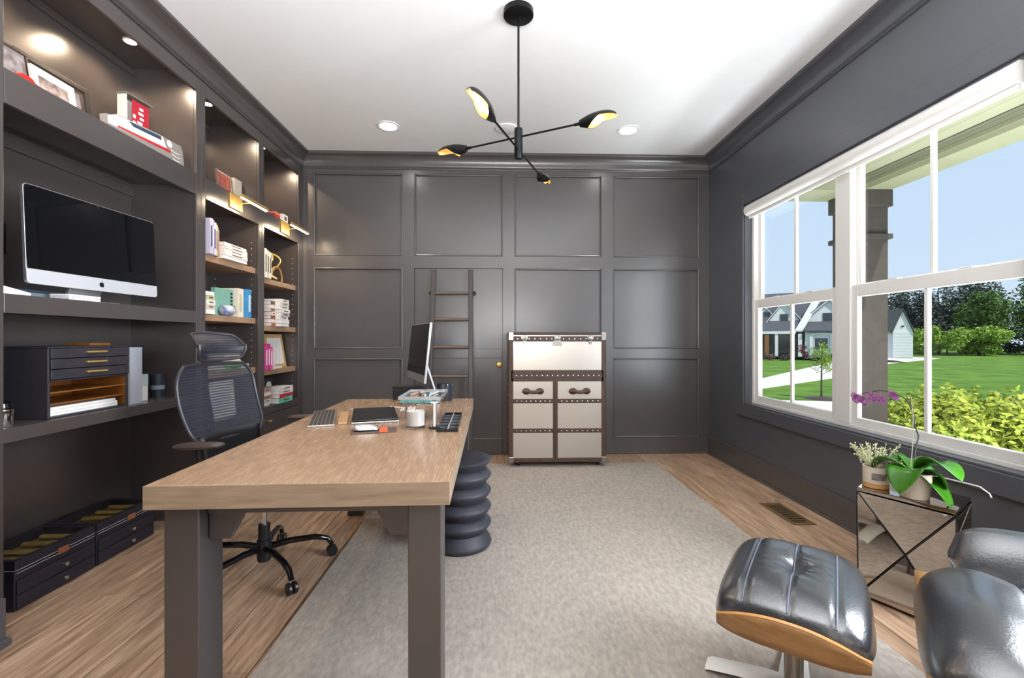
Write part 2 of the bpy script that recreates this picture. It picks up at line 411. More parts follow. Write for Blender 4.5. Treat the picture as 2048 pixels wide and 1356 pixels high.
def shelves(t, y0, y1, zs, base=.60):
    for z in zs:
        s = box('shelf', XB, XL - .03, y0, y1, z - .045, z, shelfw, t, bevel=.002, world=True)
    box('bottom_shelf', XB, XL - .02, y0, y1, .56, base, paintL, t, world=True)
    box('bottom_rail', XL - .02, XL, y0, y1, .54, base + .004, paintL, t, bevel=.002, world=True)
    b = MB()
    for yy in (y1 - .001,):
        for k in range(26):
            z = .72 + k * .05
            for xx in (XL - .06, XB + .06): b.box(xx - .003, xx + .003, yy - .0005, yy + .001, z - .003, z + .003)
    b.build('shelf_pin_holes', stitch, t, world=True)['kind'] = 'stuff'
    d = box('cabinet_door', XL - .02, XL + .002, y0 + .003, y1 - .003, .10, .536, paintL, t, bevel=.003, world=True)
    box('toe_kick', XL - .06, XL - .04, y0, y1, 0, .10, paintL, t, world=True)
    b = MB(); b.lathe([(.006, 0), (.006, .015), (.013, .02), (.013, .028), (.004, .03)], 12, M=Matrix.Translation((XL + .002, y0 + .06, .48)) @ Matrix.Rotation(R(90), 4, 'Y'))
    b.build('knob', brass, d, smooth=True, world=True)
u2 = unit('middle narrow bookcase bay with oak shelves and stacked paperbacks', 3.08, 3.755, 3.035, 3.80)
box('stile', XL - .02, XL, 3.035, 3.08, 0, 2.925, paintL, u2, bevel=.003, **W)
box('stile', XL - .02, XL, 3.755, 3.797, 0, 2.925, paintL, u2, bevel=.003, **W)
shelves(u2, 3.08, 3.755, (1.76, 1.35, .948))
u3 = unit('narrow bookcase bay in the corner by the panelled wall, with oak shelves', 3.838, 4.487, 3.80, 4.57)
box('stile', XL - .02, XL, 3.797, 3.838, 0, 2.925, paintL, u3, bevel=.003, **W)
box('stile', XL - .02, XL, 4.487, 4.575, 0, 2.925, paintL, u3, bevel=.003, **W)
shelves(u3, 3.838, 4.487, (1.702, 1.294, .914))

# puck lights
def puck(y, label):
    t = thing('puck_light', label, 'light', (-2.15, y, 2.925), 0, 'puck lights in the bookcase tops')
    b = MB(); b.lathe([(.036, 0), (.036, -.006), (.030, -.008), (.030, -.002)], 20); b.build('trim_ring', trimw, t, smooth=True)
    b = MB(); b.lathe([(.029, -.004), (.0, -.0045)], 20); b.build('lens', lit, t)
    lamp('puck_glow', 'SPOT', (-2.15, y, 2.912), 21, (1, .76, .53), (0, 0, 0), .02, spot=R(155), blend=.6, parent=t)
puck(2.70, 'lit puck light in the ceiling of the wide desk unit, farther of its two')
puck(2.10, 'lit puck light over the framed photos in the wide desk unit')
puck(3.40, 'lit puck light peeping under the top rail of the middle bay')
puck(4.16, 'puck light inside the top of the corner bay')
# picture lights
def picture_light(yc, label):
    t = thing('picture_light', label, 'wall light', (XL, yc, 2.195), 0, 'brass picture lights over the bookcase')
    box('back_plate', 0, .012, -.078, .078, -.052, .055, brass, t, bevel=.003)
    MB().tube([(.01, 0, -.01), (.06, .01, .0), (.115, .04, .012)], .004, 8).build('arm', brass, t, smooth=True)
    MB().tube([(.13, -.14, .012), (.13, .215, .012)], .0125, 12).build('lamp_tube', brass, t, smooth=True)
    b = MB(); b.tube([(.124, -.132, .003), (.124, .207, .003)], .0105, 10); b.build('diffuser', lit, t, smooth=True)
    lamp('picture_glow', 'AREA', (XL + .125, yc + .038, 2.17), 2.2, (1, .78, .52), (0, R(25), 0), .02, .33, parent=t)
picture_light(3.42, 'brass picture light on the rail above the middle bay')
picture_light(4.195, 'brass picture light on the rail above the corner bay')

# ---------------------------------------------------------------- window
win = struct('window_1', (XR, (WY0 + WY1) / 2, WZ0))
wd = dict(world=True)
b = MB(); cx0, cx1 = XR - .02, XR
for (y0, y1, z0, z1) in ((WY1, WY1 + .11, WZ0 - .10, WZ1 + .11), (WY0 - .11, WY0, WZ0 - .10, WZ1 + .11), (WY0, WY1, WZ1, WZ1 + .11), (WY0, WY1, WZ0 - .10, WZ0)): b.box(cx0, cx1, y0, y1, z0, z1)
b.build('casing', paintR, win, bevel=.003, world=True)
b = MB()
for (y0, y1, z0, z1) in ((WY1 - .012, WY1, WZ0, WZ1), (WY0, WY0 + .012, WZ0, WZ1), (WY0, WY1, WZ1 - .012, WZ1), (WY0, WY1, WZ0, WZ0 + .012)): b.box(XR - .004, 2.25, y0, y1, z0, z1)
b.build('jamb', paintR, win, bevel=.002, world=True)
b = MB(); fx0, fx1 = 2.235, 2.312
for (y0, y1, z0, z1) in ((WY1 - .045, WY1 - .012, WZ0 + .036, WZ1 - .05), (WY0 + .012, WY0 + .045, WZ0 + .036, WZ1 - .05), (WY0, WY1, WZ1 - .05, WZ1), (WY0, WY1, WZ0 + .012, WZ0 + .036), (2.79, 2.917, WZ0 + .036, WZ1 - .05)): b.box(fx0, fx1, y0, y1, z0, z1)
b.build('window_frame', whitep, win, bevel=.003, world=True)
def sash(y0, y1, z0, z1, xc, st, bot, top):
    b = MB(); h = .0155
    for (p, q, r_, s_) in ((y0, y0 + st, z0, z1), (y1 - st, y1, z0, z1), (y0 + st, y1 - st, z0, z0 + bot), (y0 + st, y1 - st, z1 - top, z1)): b.box(xc - h, xc + h, p, q, r_, s_)
    o = b.build('sash', whitep, win, bevel=.004, world=True)
    ym = (y0 + y1) / 2
    MB().box(xc - .011, xc + .011, ym - .011, ym + .011, z0 + bot, z1 - top).build('muntin', whitep, o, bevel=.003, world=True)
    MB().box(xc - .002, xc + .002, y0 + st, y1 - st, z0 + bot, z1 - top).build('pane', pane, o, world=True)
    return o
for (y0, y1) in ((2.917, WY1 - .045), (WY0 + .045, 2.79)):
    lo = sash(y0, y1, WZ0 + .036, 1.52, 2.262, .044, .05, .075)
    up = sash(y0, y1, 1.49, WZ1 - .05, 2.294, .034, .04, .03)
    b = MB(); ym = (y0 + y1) / 2
    for d in (-.2, .2): b.box(2.25, 2.285, ym + d - .03, ym + d + .03, 1.52, 1.53)
    b.build('sash_lock', whitep, lo, bevel=.003, world=True)
b = MB(); b.tube([(2.205, 1.815, 2.305), (2.205, 3.885, 2.305)], .052, 20, caps=True)
bl = thing('roller_blind', 'white roller blind rolled up at the top of the window', 'blind', (2.205, 2.85, 2.25))
b.build('blind_roll', whitep, bl, smooth=True, world=True)
box('bottom_bar', 2.19, 2.206, 1.83, 3.87, 2.232, 2.258, whitep, bl, bevel=.004, world=True)

# ---------------------------------------------------------------- ceiling fixtures
def downlight(x, y, label, e=30):
    t = thing('recessed_downlight', label, 'ceiling light', (x, y, CZ), 0, 'recessed ceiling downlights')
    b = MB(); b.lathe([(.098, 0), (.096, -.006), (.076, -.008), (.070, -.001)], 28); b.build('trim_ring', trimw, t, smooth=True)
    b = MB(); b.lathe([(.070, -.003), (0, -.0035)], 28); b.build('lens', litw, t)
    lamp('downlight_beam', 'SPOT', (x, y, CZ - .02), e, (1, .90, .78), (0, 0, 0), .05, spot=R(120), blend=.8, parent=t)
downlight(-.958, 3.96, 'lit round downlight in the ceiling, left of the pendant lamp')
downlight(1.157, 3.97, 'lit round downlight in the ceiling, right of the pendant lamp')
b = MB(); b.lathe([(.10, 0), (.10, -.012), (.085, -.018), (0, -.02)], 28)
tag(b.build('ceiling_cover', ceilm, loc=(.08, 3.97, CZ), smooth=True), 'pale round cover plate on the ceiling behind the pendant lamp', 'cover plate')
ch = thing('pendant_lamp', 'black pendant lamp with four crossed arms and gold-lined scoop shades', 'pendant lamp', (.116, 2.55, CZ))
b = MB(); b.lathe([(0, 0), (.085, 0), (.085, -.028), (.080, -.032), (0, -.032)], 32); b.build('canopy', blackm, ch, smooth=True)
b = MB(); b.tube([(0, 0, -.03), (0, 0, -.675)], .0065, 10); b.build('stem', blackm, ch, smooth=True)
b = MB(); b.lathe([(0, -.665), (.022, -.667), (.024, -.675), (.024, -.83), (.021, -.838), (0, -.84)], 24); b.build('hub', blackm, ch, smooth=True)
def arm_and_shade(ang, z, length=.355, tilt=0, sl=.235, pitch=0):
    d = Vector((math.cos(ang), math.sin(ang), 0))
    b = MB(); b.tube([d * .01 + Vector((0, 0, z)), d * length + Vector((0, 0, z))], .0055, 8); b.tube([d * (length - .03) + Vector((0, 0, z)), d * (length + .004) + Vector((0, 0, z))], .0085, 10)
    arm = b.build('arm', blackm, ch, smooth=True)
    M = Matrix.Translation(d * length + Vector((0, 0, z))) @ Matrix.Rotation(ang, 4, 'Z') @ Matrix.Rotation(tilt, 4, 'X') @ Matrix.Rotation(pitch, 4, 'Y')
    def fn(u, v, off=0):
        s = u
        r = .018 + .022 * math.sin(min(1, s / .5) * PI / 2)
        if s > .5: r = .040 * math.sqrt(max(0, 1 - ((s - .5) / .5) ** 2.6)) + .0008
        r = max(r - off, .0004)
        amax = PI if s < .22 else PI - (PI * .56) * min(1, (s - .22) / .34) ** .7
        a = (v * 2 - 1) * amax
        return M @ Vector((s * sl, r * math.sin(a), r * math.cos(a)))
    b = MB(); b.grid(lambda u, v: fn(u, v), 26, 24); sh = b.build('lamp_shade', blackm, ch, smooth=True, angle=60)
    b = MB(); b.grid(lambda u, v: fn(.02 + u * .975, v, .0022), 26, 24); b.build('shade_lining', gold, sh, smooth=True, angle=60)
    b = MB(); b.lathe([(.0, 0), (.019, 0), (.019, .006), (0, .006)], 16, M=M @ Matrix.Rotation(R(90), 4, 'Y')); b.build('collar', blackm, sh, smooth=True)
    b = MB(); b.lathe([(0, 0), (.009, .004), (.011, .03), (.008, .05), (0, .056)], 12, M=M @ Matrix.Translation((.045, 0, 0)) @ Matrix.Rotation(R(90), 4, 'Y')); b.build('bulb', lit, sh, smooth=True)
    p = M @ Vector((.09, 0, -.012)); q = ch.location + p
    lamp('shade_glow', 'POINT', tuple(q), .45, (1, .74, .42), size=.012, parent=ch)
aA = math.atan2(-.17, .32); aB = math.atan2(-.356, -.143)
arm_and_shade(aA, -.715, .362, 0, .2); arm_and_shade(aA + PI, -.715, .345, 0, .21)
arm_and_shade(aB, -.786, .384, R(-22), .27); arm_and_shade(aB + PI, -.786, .41, R(12), .2)

# ---------------------------------------------------------------- rug, floor registers
def rugmesh():
    b = MB(); x0, x1, y0, y1, h = -.858, 1.49, 1.17, 4.22, .012; nx, ny = 40, 50
    r2 = random.Random(3)
    g = [[b.bm.verts.new((x0 + (x1 - x0) * i / nx, y0 + (y1 - y0) * j / ny, h + r2.uniform(-.0008, .0008))) for j in range(ny + 1)] for i in range(nx + 1)]
    for i in range(nx):
        for j in range(ny): b.face([g[i][j], g[i + 1][j], g[i + 1][j + 1], g[i][j + 1]])
    rim = [g[i][0] for i in range(nx + 1)] + [g[nx][j] for j in range(1, ny + 1)] + [g[i][ny] for i in range(nx - 1, -1, -1)] + [g[0][j] for j in range(ny - 1, 0, -1)]
    lo = [b.bm.verts.new((v.co.x, v.co.y, .0005)) for v in rim]; n = len(rim)
    for i in range(n): b.face([rim[i], rim[(i + 1) % n], lo[(i + 1) % n], lo[i]])
    return b.build('area_rug', rugm)
tag(rugmesh(), 'large cream wool rug under the desk and across the oak floor', 'rug')
def register(x0, x1, y0, y1, label, m):
    t = thing('floor_register', label, 'vent', ((x0 + x1) / 2, (y0 + y1) / 2, 0), 0, 'floor registers by the window wall')
    b = MB(); w_, l_ = (x1 - x0) / 2, (y1 - y0) / 2
    for q in ((-w_, w_, -l_, -l_ + .03), (-w_, w_, l_ - .03, l_), (-w_, -w_ + .025, -l_ + .03, l_ - .03), (w_ - .025, w_, -l_ + .03, l_ - .03)): b.box(*q, .0005, .006)
    b.build('frame', m, t, bevel=.002)
    box('well', -w_ + .02, w_ - .02, -l_ + .025, l_ - .025, .0003, .0015, blackpl, t)
    n = 9
    for k in range(n):
        yy = -l_ + .045 + (2 * l_ - .09) * k / (n - 1)
        box('slat', -w_ + .025, w_ - .025, yy - .006, yy + .006, .0015, .005, m, t)
register(1.87, 2.02, 2.79, 3.17, 'wooden floor register nearest the small mirrored table', mat('register_wood', srgb(104, 82, 52), .5, var=.1))
register(1.90, 2.04, 3.70, 3.93, 'small dim floor register near the back corner of the room', floorm)

# ---------------------------------------------------------------- desk
DK = Matrix.Translation((-.595, 2.255, 0)) @ Matrix.Rotation(R(1.0), 4, 'Z')
desk = thing('writing_desk', 'large desk with a thick oak top and grey square legs', 'desk', (-.595, 2.255, 0), R(1.0))
hw, hl = .4365, .93
box('desk_top', -hw + .003, hw - .003, -hl + .003, hl - .003, .69, .76, [deskw], desk, bevel=.002)
for y in (-hl, hl - .003): box('edge_band', -hw, hw, y, y + .003, .69, .7585, deske, desk, bevel=.001)
for x in (-hw, hw - .003): box('edge_band', x, x + .003, -hl + .003, hl - .003, .69, .7585, deske, desk, bevel=.001)
for sx_, sy_ in ((-1, -1), (1, -1), (-1, 1), (1, 1)):
    xa = (-.395, -.296) if sx_ < 0 else (.31, .408)
    ya = (-.905, -.785) if sy_ < 0 else (.785, .905)
    box('leg', *xa, *ya, .0125 if sx_ > 0 else .0005, .69, deskp, desk, bevel=.003)
for y in (-.87, .83): box('apron', -.293, .31, y, y + .04, .655, .69, deskp, desk, bevel=.002)
for x in (-.385, .362): box('apron', x, x + .035, -.785, .785, .62, .69, deskp, desk, bevel=.002)
for y in (-.862, .838):
    for s_, x in ((1, -.293), (-1, .31)):
        MB().prism([(x, .655), (x + s_ * .105, .655), (x + s_ * .062, .575), (x, .575)], 'y', y, y + .022).build('gusset', deskp, desk, bevel=.002)
for x in (-.38, .37):
    for s_, y in ((1, -.785), (-1, .785)):
        MB().prism([(y, .62), (y + s_ * .12, .62), (y + s_ * .05, .53), (y, .53)], 'x', x, x + .02).build('gusset', deskp, desk, bevel=.002)
TZ = .7605
# keyboard
def quadframe(p0, p1, p3):      # origin p0, x axis to p1, y axis to p3 -> loc, rz, w, l
    a = Vector(p1) - Vector(p0); c = Vector(p3) - Vector(p0)
    return (Vector(p0) + (a + c) / 2), math.atan2(c.y, c.x) - PI / 2, a.length, c.length
kc, kr, kw, kl = quadframe((-.905, 2.16), (-.79, 2.2), (-1.055, 2.62))
kb = thing('keyboard', 'thin aluminium keyboard lying near the left edge of the desk', 'keyboard', (kc.x, kc.y, TZ), kr)
box('case', -kw / 2, kw / 2, -kl / 2, kl / 2, .0, .007, silver, kb, bevel=.003)
b = MB()
for i in range(6):
    for j in range(14):
        x = -kw / 2 + .006 + i * (kw - .012) / 6; y = -kl / 2 + .006 + j * (kl - .012) / 14
        b.box(x + .0015, x + (kw - .012) / 6 - .0035, y + .0012, y + (kl - .012) / 14 - .0012, .007, .010)
b.build('keys', mat('keys_dark', srgb(60, 52, 50), .4), kb)['kind'] = 'stuff'
lc, lr, lw, ll = quadframe((-.715, 2.215), (-.505, 2.3), (-.83, 2.62))
lp = thing('laptop', 'closed dark laptop lying in the middle of the desk', 'laptop', (lc.x, lc.y, TZ), lr)
box('base', -lw / 2, lw / 2, -ll / 2, ll / 2, 0, .010, silver, lp, bevel=.003)
box('lid', -lw / 2, lw / 2, -ll / 2, ll / 2, .0115, .018, mat('laptop_lid', srgb(38, 40, 44), .22, .5), lp, bevel=.003)
nb = thing('notebook', 'tan notebook between the keyboard and the dark laptop', 'notebook', (-.805, 2.375, TZ), lr + .02)
box('cover', -.022, .022, -.15, .15, 0, .002, cmat(150, 112, 76), nb); box('pages', -.020, .021, -.147, .147, .002, .016, cmat(196, 160, 120), nb); box('cover', -.022, .022, -.15, .15, .016, .018, cmat(176, 136, 98), nb, bevel=.0008)
mp_ = thing('mouse_pad', 'dark leather strip with an orange patch under the mouse', 'mouse pad', (-.565, 2.07, TZ), R(14))
box('pad', -.10, .10, -.055, .055, 0, .004, cmat(86, 70, 62), mp_, bevel=.001); box('patch', .025, .06, -.054, .054, .004, .0046, cmat(222, 96, 50), mp_)
ms = thing('computer_mouse', 'low arched computer mouse on the leather strip', 'mouse', (-.60, 2.065, TZ + .0045), R(14))
def mousefn(u, v):
    a = v * PI; x = (u * 2 - 1); h = math.sqrt(max(0, 1 - x ** 4)); return Vector((x * .056, math.cos(a) * .03 * h ** .6, .006 + math.sin(a) * .022 * h * (1 - .15 * x)))
b = MB(); b.grid(mousefn, 18, 12); b.poly([mousefn(i / 18, 0) for i in range(19)] + [mousefn(1 - i / 18, 1) for i in range(19)]); b.build('shell', silver, ms, smooth=True, merge=True)
b = MB(); b.grid(lambda u, v: Vector(((u * 2 - 1) * .054, (v * 2 - 1) * .028 * math.sqrt(max(0, 1 - (u * 2 - 1) ** 4)) ** .6, .0008 + .005 * (abs(v * 2 - 1)) ** 3)), 14, 8); b.build('base', blackpl, ms, smooth=True)
pe = thing('pencil', 'long brown pencil lying behind the laptop', 'pencil', (-.86, 2.70, TZ + .004), 0)
MB().tube([(0, 0, 0), (.24, .10, 0)], .004, 6).build('shaft', cmat(112, 84, 62), pe); MB().tube([(-.018, -.0075, 0), (0, 0, 0)], lambda t: .0006 + .0034 * t, 6).build('tip', cream, pe)
ea = MB()
for k in range(3):
    ea.tube([(.035 * (1 - k * .15) * math.cos(a) + .012 * k, .05 * math.sin(a) - .01 * k, .004 + .006 * k + .004 * math.sin(3 * a)) for a in [2 * PI * i / 18 for i in range(18)]], .0042, 6, closed=True)
ea.tube([(0, .05, .004), (-.05, .09, .004), (-.10, .10, .004), (-.13, .13, .004)], .004, 6)
tag(ea.build('charging_cable', paper, loc=(-.535, 2.66, TZ), smooth=True), 'coiled white cable lying at the corner of the laptop', 'cable')
# candle in a glass jar
cj = thing('candle_jar', 'white candle in a clear glass jar on the desk', 'candle', (-.39, 2.14, TZ))
b = MB(); b.lathe([(0, 0), (.040, 0), (.046, .006), (.046, .125), (.0435, .125), (.0435, .014), (0, .013)], 28); b.build('jar', glass, cj, smooth=True)
b = MB(); b.lathe([(0, .0135), (.0425, .0145), (.0425, .080), (0, .079)], 28); b.build('wax', paper, cj, smooth=True)
MB().tube([(0, 0, .078), (.001, 0, .092)], .0012, 5).build('wick', blackpl, cj)
# black tray with compartments
oc, orz, ow, ol = quadframe((-.276, 2.03), (-.182, 2.045), (-.292, 2.50))
tr = thing('desk_tray', 'black shallow tray of small compartments at the right edge of the desk', 'tray', (oc.x, oc.y, TZ), orz)
box('base', -ow / 2, ow / 2, -ol / 2, ol / 2, 0, .003, blackpl, tr)
b = MB()
for q in ((-ow / 2, ow / 2, -ol / 2, -ol / 2 + .004), (-ow / 2, ow / 2, ol / 2 - .004, ol / 2), (-ow / 2, -ow / 2 + .004, -ol / 2, ol / 2), (ow / 2 - .004, ow / 2, -ol / 2, ol / 2)): b.box(*q, .003, .012)
b.build('rim', blackgl, tr)
for k in range(1, 6):
    y = -ol / 2 + ol * k / 6; box('divider', -ow / 2 + .004, ow / 2 - .004, y - .0015, y + .0015, .003, .0105, cmat(92, 92, 98, .3), tr)
box('divider', -.0015, .0015, -ol / 2 + .004, ol / 2 - .004, .003, .011, cmat(190, 186, 180, .3), tr)
# acrylic riser with pens
ar = thing('acrylic_stand', 'clear acrylic riser standing on the desk behind the candle', 'stand', (-.395, 2.42, TZ))
acr = mat('acrylic', (.97, .99, 1, 1), .02, trans=1, ior=1.38)
box('shelf', -.10, .105, -.16, .16, .118, .124, acr, ar, bevel=.001)
box('lower_shelf', -.10, .105, -.16, .16, .094, .098, acr, ar, bevel=.001)
for x in (-.10, .099):
    for y in (-.16, .154): box('leg', x, x + .006, y, y + .006, 0, .118, acr, ar)
b = MB()
for q in ((-.10, .105, -.163, -.160), (-.10, .105, .160, .163), (-.103, -.10, -.163, .163), (.105, .108, -.163, .163)): b.box(*q, .116, .132)
b.build('rim', silver, ar)
tag(box('memo_block', -.075, .075, -.12, .12, 0, .012, cmat(126, 196, 190), loc=(-.42, 2.42, TZ + .0985)), 'teal note pad on the lower shelf of the clear riser', 'note pad')
pcs = [((-.455, 2.36), (.05, .12), cmat(206, 150, 122, .3), 'rose gold pen lying on the clear riser'), ((-.40, 2.35), (-.03, .13), cmat(70, 52, 46, .3), 'dark brown pen lying on the clear riser'), ((-.35, 2.36), (.02, .12), cmat(196, 196, 200, .3), 'silver pen lying on the clear riser')]
for (px, py), (dx, dy), mm, lb in pcs:
    p = thing('pen', lb, 'pen', (px, py, TZ + .130), 0, 'pens on the clear riser')
    MB().tube([(0, 0, 0), (dx, dy, 0)], .005, 8).build('barrel', mm, p, smooth=True); MB().tube([(dx, dy, 0), (dx * 1.12, dy * 1.12, 0)], lambda t: .0045 - .004 * t, 8).build('tip', silver, p, smooth=True)
rod = thing('phone_stand', 'slim white upright rod on a black foot by the black tray', 'phone stand', (-.300, 2.13, TZ))
box('foot', -.022, .03, -.03, .03, 0, .010, blackgl, rod, bevel=.003); MB().tube([(.0, 0, .01), (.0, 0, .118)], .0055, 10).build('rod', whitep, rod, smooth=True); box('head', -.016, .016, -.004, .004, .116, .124, whitep, rod, bevel=.002)
# desk monitor
mo = thing('monitor', 'thin silver-backed monitor on the far end of the desk, seen nearly edge-on', 'monitor', (-.49, 2.96, TZ), math.atan2(.5, -.203) - PI / 2)
TL = R(-7)
Mt = Matrix.Translation((-.03, 0, .335)) @ Matrix.Rotation(R(6), 4, 'Y')
b = MB(); b.box(-.007, .008, -.27, .27, -.185, .185, Mt); b.build('housing', silver, mo, bevel=.004)
b = MB(); b.box(-.0085, -.007, -.262, .262, -.135, .178, Mt); b.build('screen', blackgl, mo)
b = MB(); b.prism([(-.012, .30), (-.002, .31), (.095, .006), (.083, .004)], 'y', -.07, .07); b.build('neck', silver, mo, bevel=.002)
box('foot', -.05, .10, -.075, .075, 0, .006, silver, mo, bevel=.002)
sb_ = thing('storage_box', 'low black storage box at the far end of the desk', 'box', (-.60, 3.135, TZ), R(3))
box('body', -.12, .10, -.035, .035, 0, .075, blackpl, sb_, bevel=.004); box('lid', -.123, .103, -.038, .038, .0755, .10, blackpl, sb_, bevel=.004)
sp = thing('speaker', 'dark blue cylindrical speaker at the far end of the desk', 'speaker', (-.365, 3.10, TZ))
b = MB(); b.lathe([(0, 0), (.050, 0), (.053, .004), (.053, .108), (0, .108)], 28); b.build('body', darkblue, sp, smooth=True)
b = MB(); b.lathe([(.053, .108), (.052, .114), (.046, .117), (0, .116)], 28); b.build('cap', blackgl, sp, smooth=True)

# ---------------------------------------------------------------- wobble stool
st = thing('wobble_stool', 'dark grey stacked-ring rubber stool beside the desk', 'stool', (-.205, 2.57, .0125))
zs = [.04, .125, .215, .305, .395]
for i, z in enumerate(zs):
    b = MB(); r0 = .163; hh = .046
    if i == 0: pr_ = [(0, .0), (.135, 0), (.160, .008), (.168, .022), (.164, .036), (.150, .060), (.132, .084), (0, .086)]
    else: pr_ = [(0, z - .045), (.128, z - .045), (.136, z - .034), (.156, z - .012), (.165, z + .002), (.166, z + .010), (.160, z + .018), (.146, z + .032), (.130, z + .043), (0, z + .044)]
    b.lathe(pr_, 44); b.build('ring', stoolm, st, smooth=True, angle=50)
b = MB(); b.lathe([(0, .437), (.128, .437), (.140, .452), (.160, .474), (.167, .482), (.168, .490), (.162, .493), (.120, .486), (.0, .480)], 44); b.build('seat', stoolm, st, smooth=True, angle=50)

# ---------------------------------------------------------------- steamer trunk cabinet
tx0, tx1, ty0, ty1, tz0, tz1 = .10, .986, 4.10, 4.53, .055, 1.24
tk = thing('trunk_cabinet', 'tall aluminium steamer trunk cabinet with brown leather trim by the panelled wall', 'cabinet', ((tx0 + tx1) / 2, ty0, .0))
T = dict(world=True)
box('body', tx0 + .004, tx1 - .004, ty0 + .006, ty1, tz0, tz1 - .004, steel, tk, **T)
def strip(x0, x1, y0, y1, z0, z1, n='leather_strip'): return box(n, x0, x1, y0, y1, z0, z1, leatherb, tk, bevel=.002, **T)
fy = ty0 - .004
xl, xr = tx0, tx1
strip(xl, xl + .038, fy, fy + .016, tz0, tz1 - .03, 'corner_post'); strip(xr - .038, xr, fy, fy + .016, tz0, tz1 - .03, 'corner_post')
for x in (xl - .004, xr - .006):
    for (y0, y1) in ((ty0 - .004, ty0 + .04), (ty1 - .04, ty1)): strip(x, x + .01, y0, y1, tz0, tz1)
    for (z0, z1) in ((tz1 - .05, tz1), (.80, .88), (tz0, tz0 + .045)): strip(x, x + .01, ty0, ty1, z0, z1)
strip(xl, xr, fy, fy + .02, tz0, tz0 + .038); strip(xl - .004, xr + .004, fy - .004, ty1, tz1 - .008, tz1 + .004, 'lid_top'); 
lb = strip(xl, xr, fy - .002, fy + .012, 1.158, 1.205, 'studded_band')
box('lid_edge', xl - .002, xr + .002, fy - .006, fy + .006, 1.205, 1.214, silver, tk, bevel=.001, **T); strip(xl, xr, fy, fy + .012, 1.214, 1.236)
mb_ = strip(xl + .03, xr - .03, fy - .003, fy + .012, .824, .868, 'studded_band'); strip(xl + .02, xr - .02, fy, fy + .010, .792, .895)
xm = (.503 + .544) / 2
strip(xm - .022, xm + .022, fy - .002, fy + .012, tz0, .80, 'centre_post'); strip(xm - .004, xm + .004, fy - .008, fy + .004, tz0 + .03, .79, 'door_seam')
def studs(x0, x1, z, n, par):
    b = MB()
    for k in range(n):
        xx = x0 + (x1 - x0) * (k + .5) / n
        b.lathe([(0.0075, 0), (.006, .003), (.0, .0048)], 8, M=Matrix.Translation((xx, fy - .003, z)) @ Matrix.Rotation(R(90), 4, 'X'))
    b.build('nail_heads', chrome, par, smooth=True, world=True)['kind'] = 'stuff'
studs(xl + .05, xr - .05, 1.181, 15, lb); studs(xl + .04, xr - .04, .846, 17, mb_)
box('front_panel', xl + .038, xr - .038, fy + .001, fy + .010, .897, 1.157, steel, tk, bevel=.001, **T)
for (a, c) in ((xl + .038, xm - .022), (xm + .022, xr - .038)):
    for (z0, z1) in ((.632, .790), (.362, .594), (.094, .322)):
        p = box('front_panel', a, c, fy + .002, fy + .010, z0, z1, steel, tk, bevel=.001, **T)
    for z in (.613, .342):
        s = strip(a, c, fy - .002, fy + .010, z - .019, z + .019, 'studded_band'); studs(a + .01, c - .01, z, 8, s)
    hx = (a + c) / 2 + .0
    for s_ in (-1, 1): MB().lathe([(.030, 0), (.030, .006), (.024, .010), (0, .011)], 20, M=Matrix.Translation((hx + s_ * .062, fy + .002, .703)) @ Matrix.Rotation(R(90), 4, 'X') @ Matrix.Scale(1.25, 4, (1, 0, 0))).build('handle_plate', leatherb, tk, smooth=True, world=True)
    b = MB(); b.tube([(hx - .085, fy - .010, .703), (hx - .06, fy - .024, .705), (hx - .02, fy - .034, .698), (hx + .02, fy - .034, .698), (hx + .06, fy - .024, .705), (hx + .085, fy - .010, .703)], .022, 12, flat=.7)
    b.build('handle', leatherb, tk, smooth=True, world=True)
for x, big in ((.24, 0), (.5415, 1), (.845, 0)):
    b = MB(); b.prism([(x - .034, 1.196), (x - .02, 1.212), (x + .02, 1.212), (x + .034, 1.196), (x + .022, 1.172), (x - .022, 1.172)], 'y', fy - .014, fy)
    b.lathe([(.020, 0), (.018, .006), (0, .008)], 16, M=Matrix.Translation((x, fy - .012, 1.190)) @ Matrix.Rotation(R(90), 4, 'X'))
    if big: b.prism([(x - .045, 1.118), (x + .045, 1.118), (x + .035, 1.168), (x - .035, 1.168)], 'y', fy - .005, fy + .002)
    else: b.prism([(x - .014, 1.165), (x + .014, 1.165), (x + .010, 1.132), (x - .010, 1.132)], 'y', fy - .012, fy)
    b.build('latch', nickel, tk, bevel=.0015, world=True)
for x in (xl, xr):
    for z, h in ((tz1, -.075), (tz0, .05)):
        s_ = 1 if x == xl else -1
        b = MB(); b.box(min(x - s_ * .007, x + s_ * .042), max(x - s_ * .007, x + s_ * .042), fy - .010, fy + .04, min(z + (.006 if h < 0 else -.006), z + h), max(z + (.006 if h < 0 else -.006), z + h)); b.build('metal_corner', nickel, tk, bevel=.006, world=True)
b = MB()
for k in range(12):
    z = .10 + k * .095
    for s_, x in ((-1, xl - .004), (1, xr + .004)): b.lathe([(.006, 0), (.004, .003), (0, .004)], 8, M=Matrix.Translation((x, ty0 + .02, z)) @ Matrix.Rotation(R(90) * s_, 4, 'Y'))
b.build('nail_heads', chrome, tk, smooth=True, world=True)['kind'] = 'stuff'
for x in (xl + .09, xr - .06):
    for y in (ty0 + .05, ty1 - .06):
        b = MB(); b.lathe([(.021, -.010), (.024, -.008), (.024, .008), (.021, .010)], 16, M=Matrix.Translation((x, y, .037)) @ Matrix.Rotation(R(90), 4, 'Y')); b.box(x - .013, x + .013, y - .012, y + .012, .045, .056)
        b.build('caster', blackpl, tk, smooth=True, world=True)

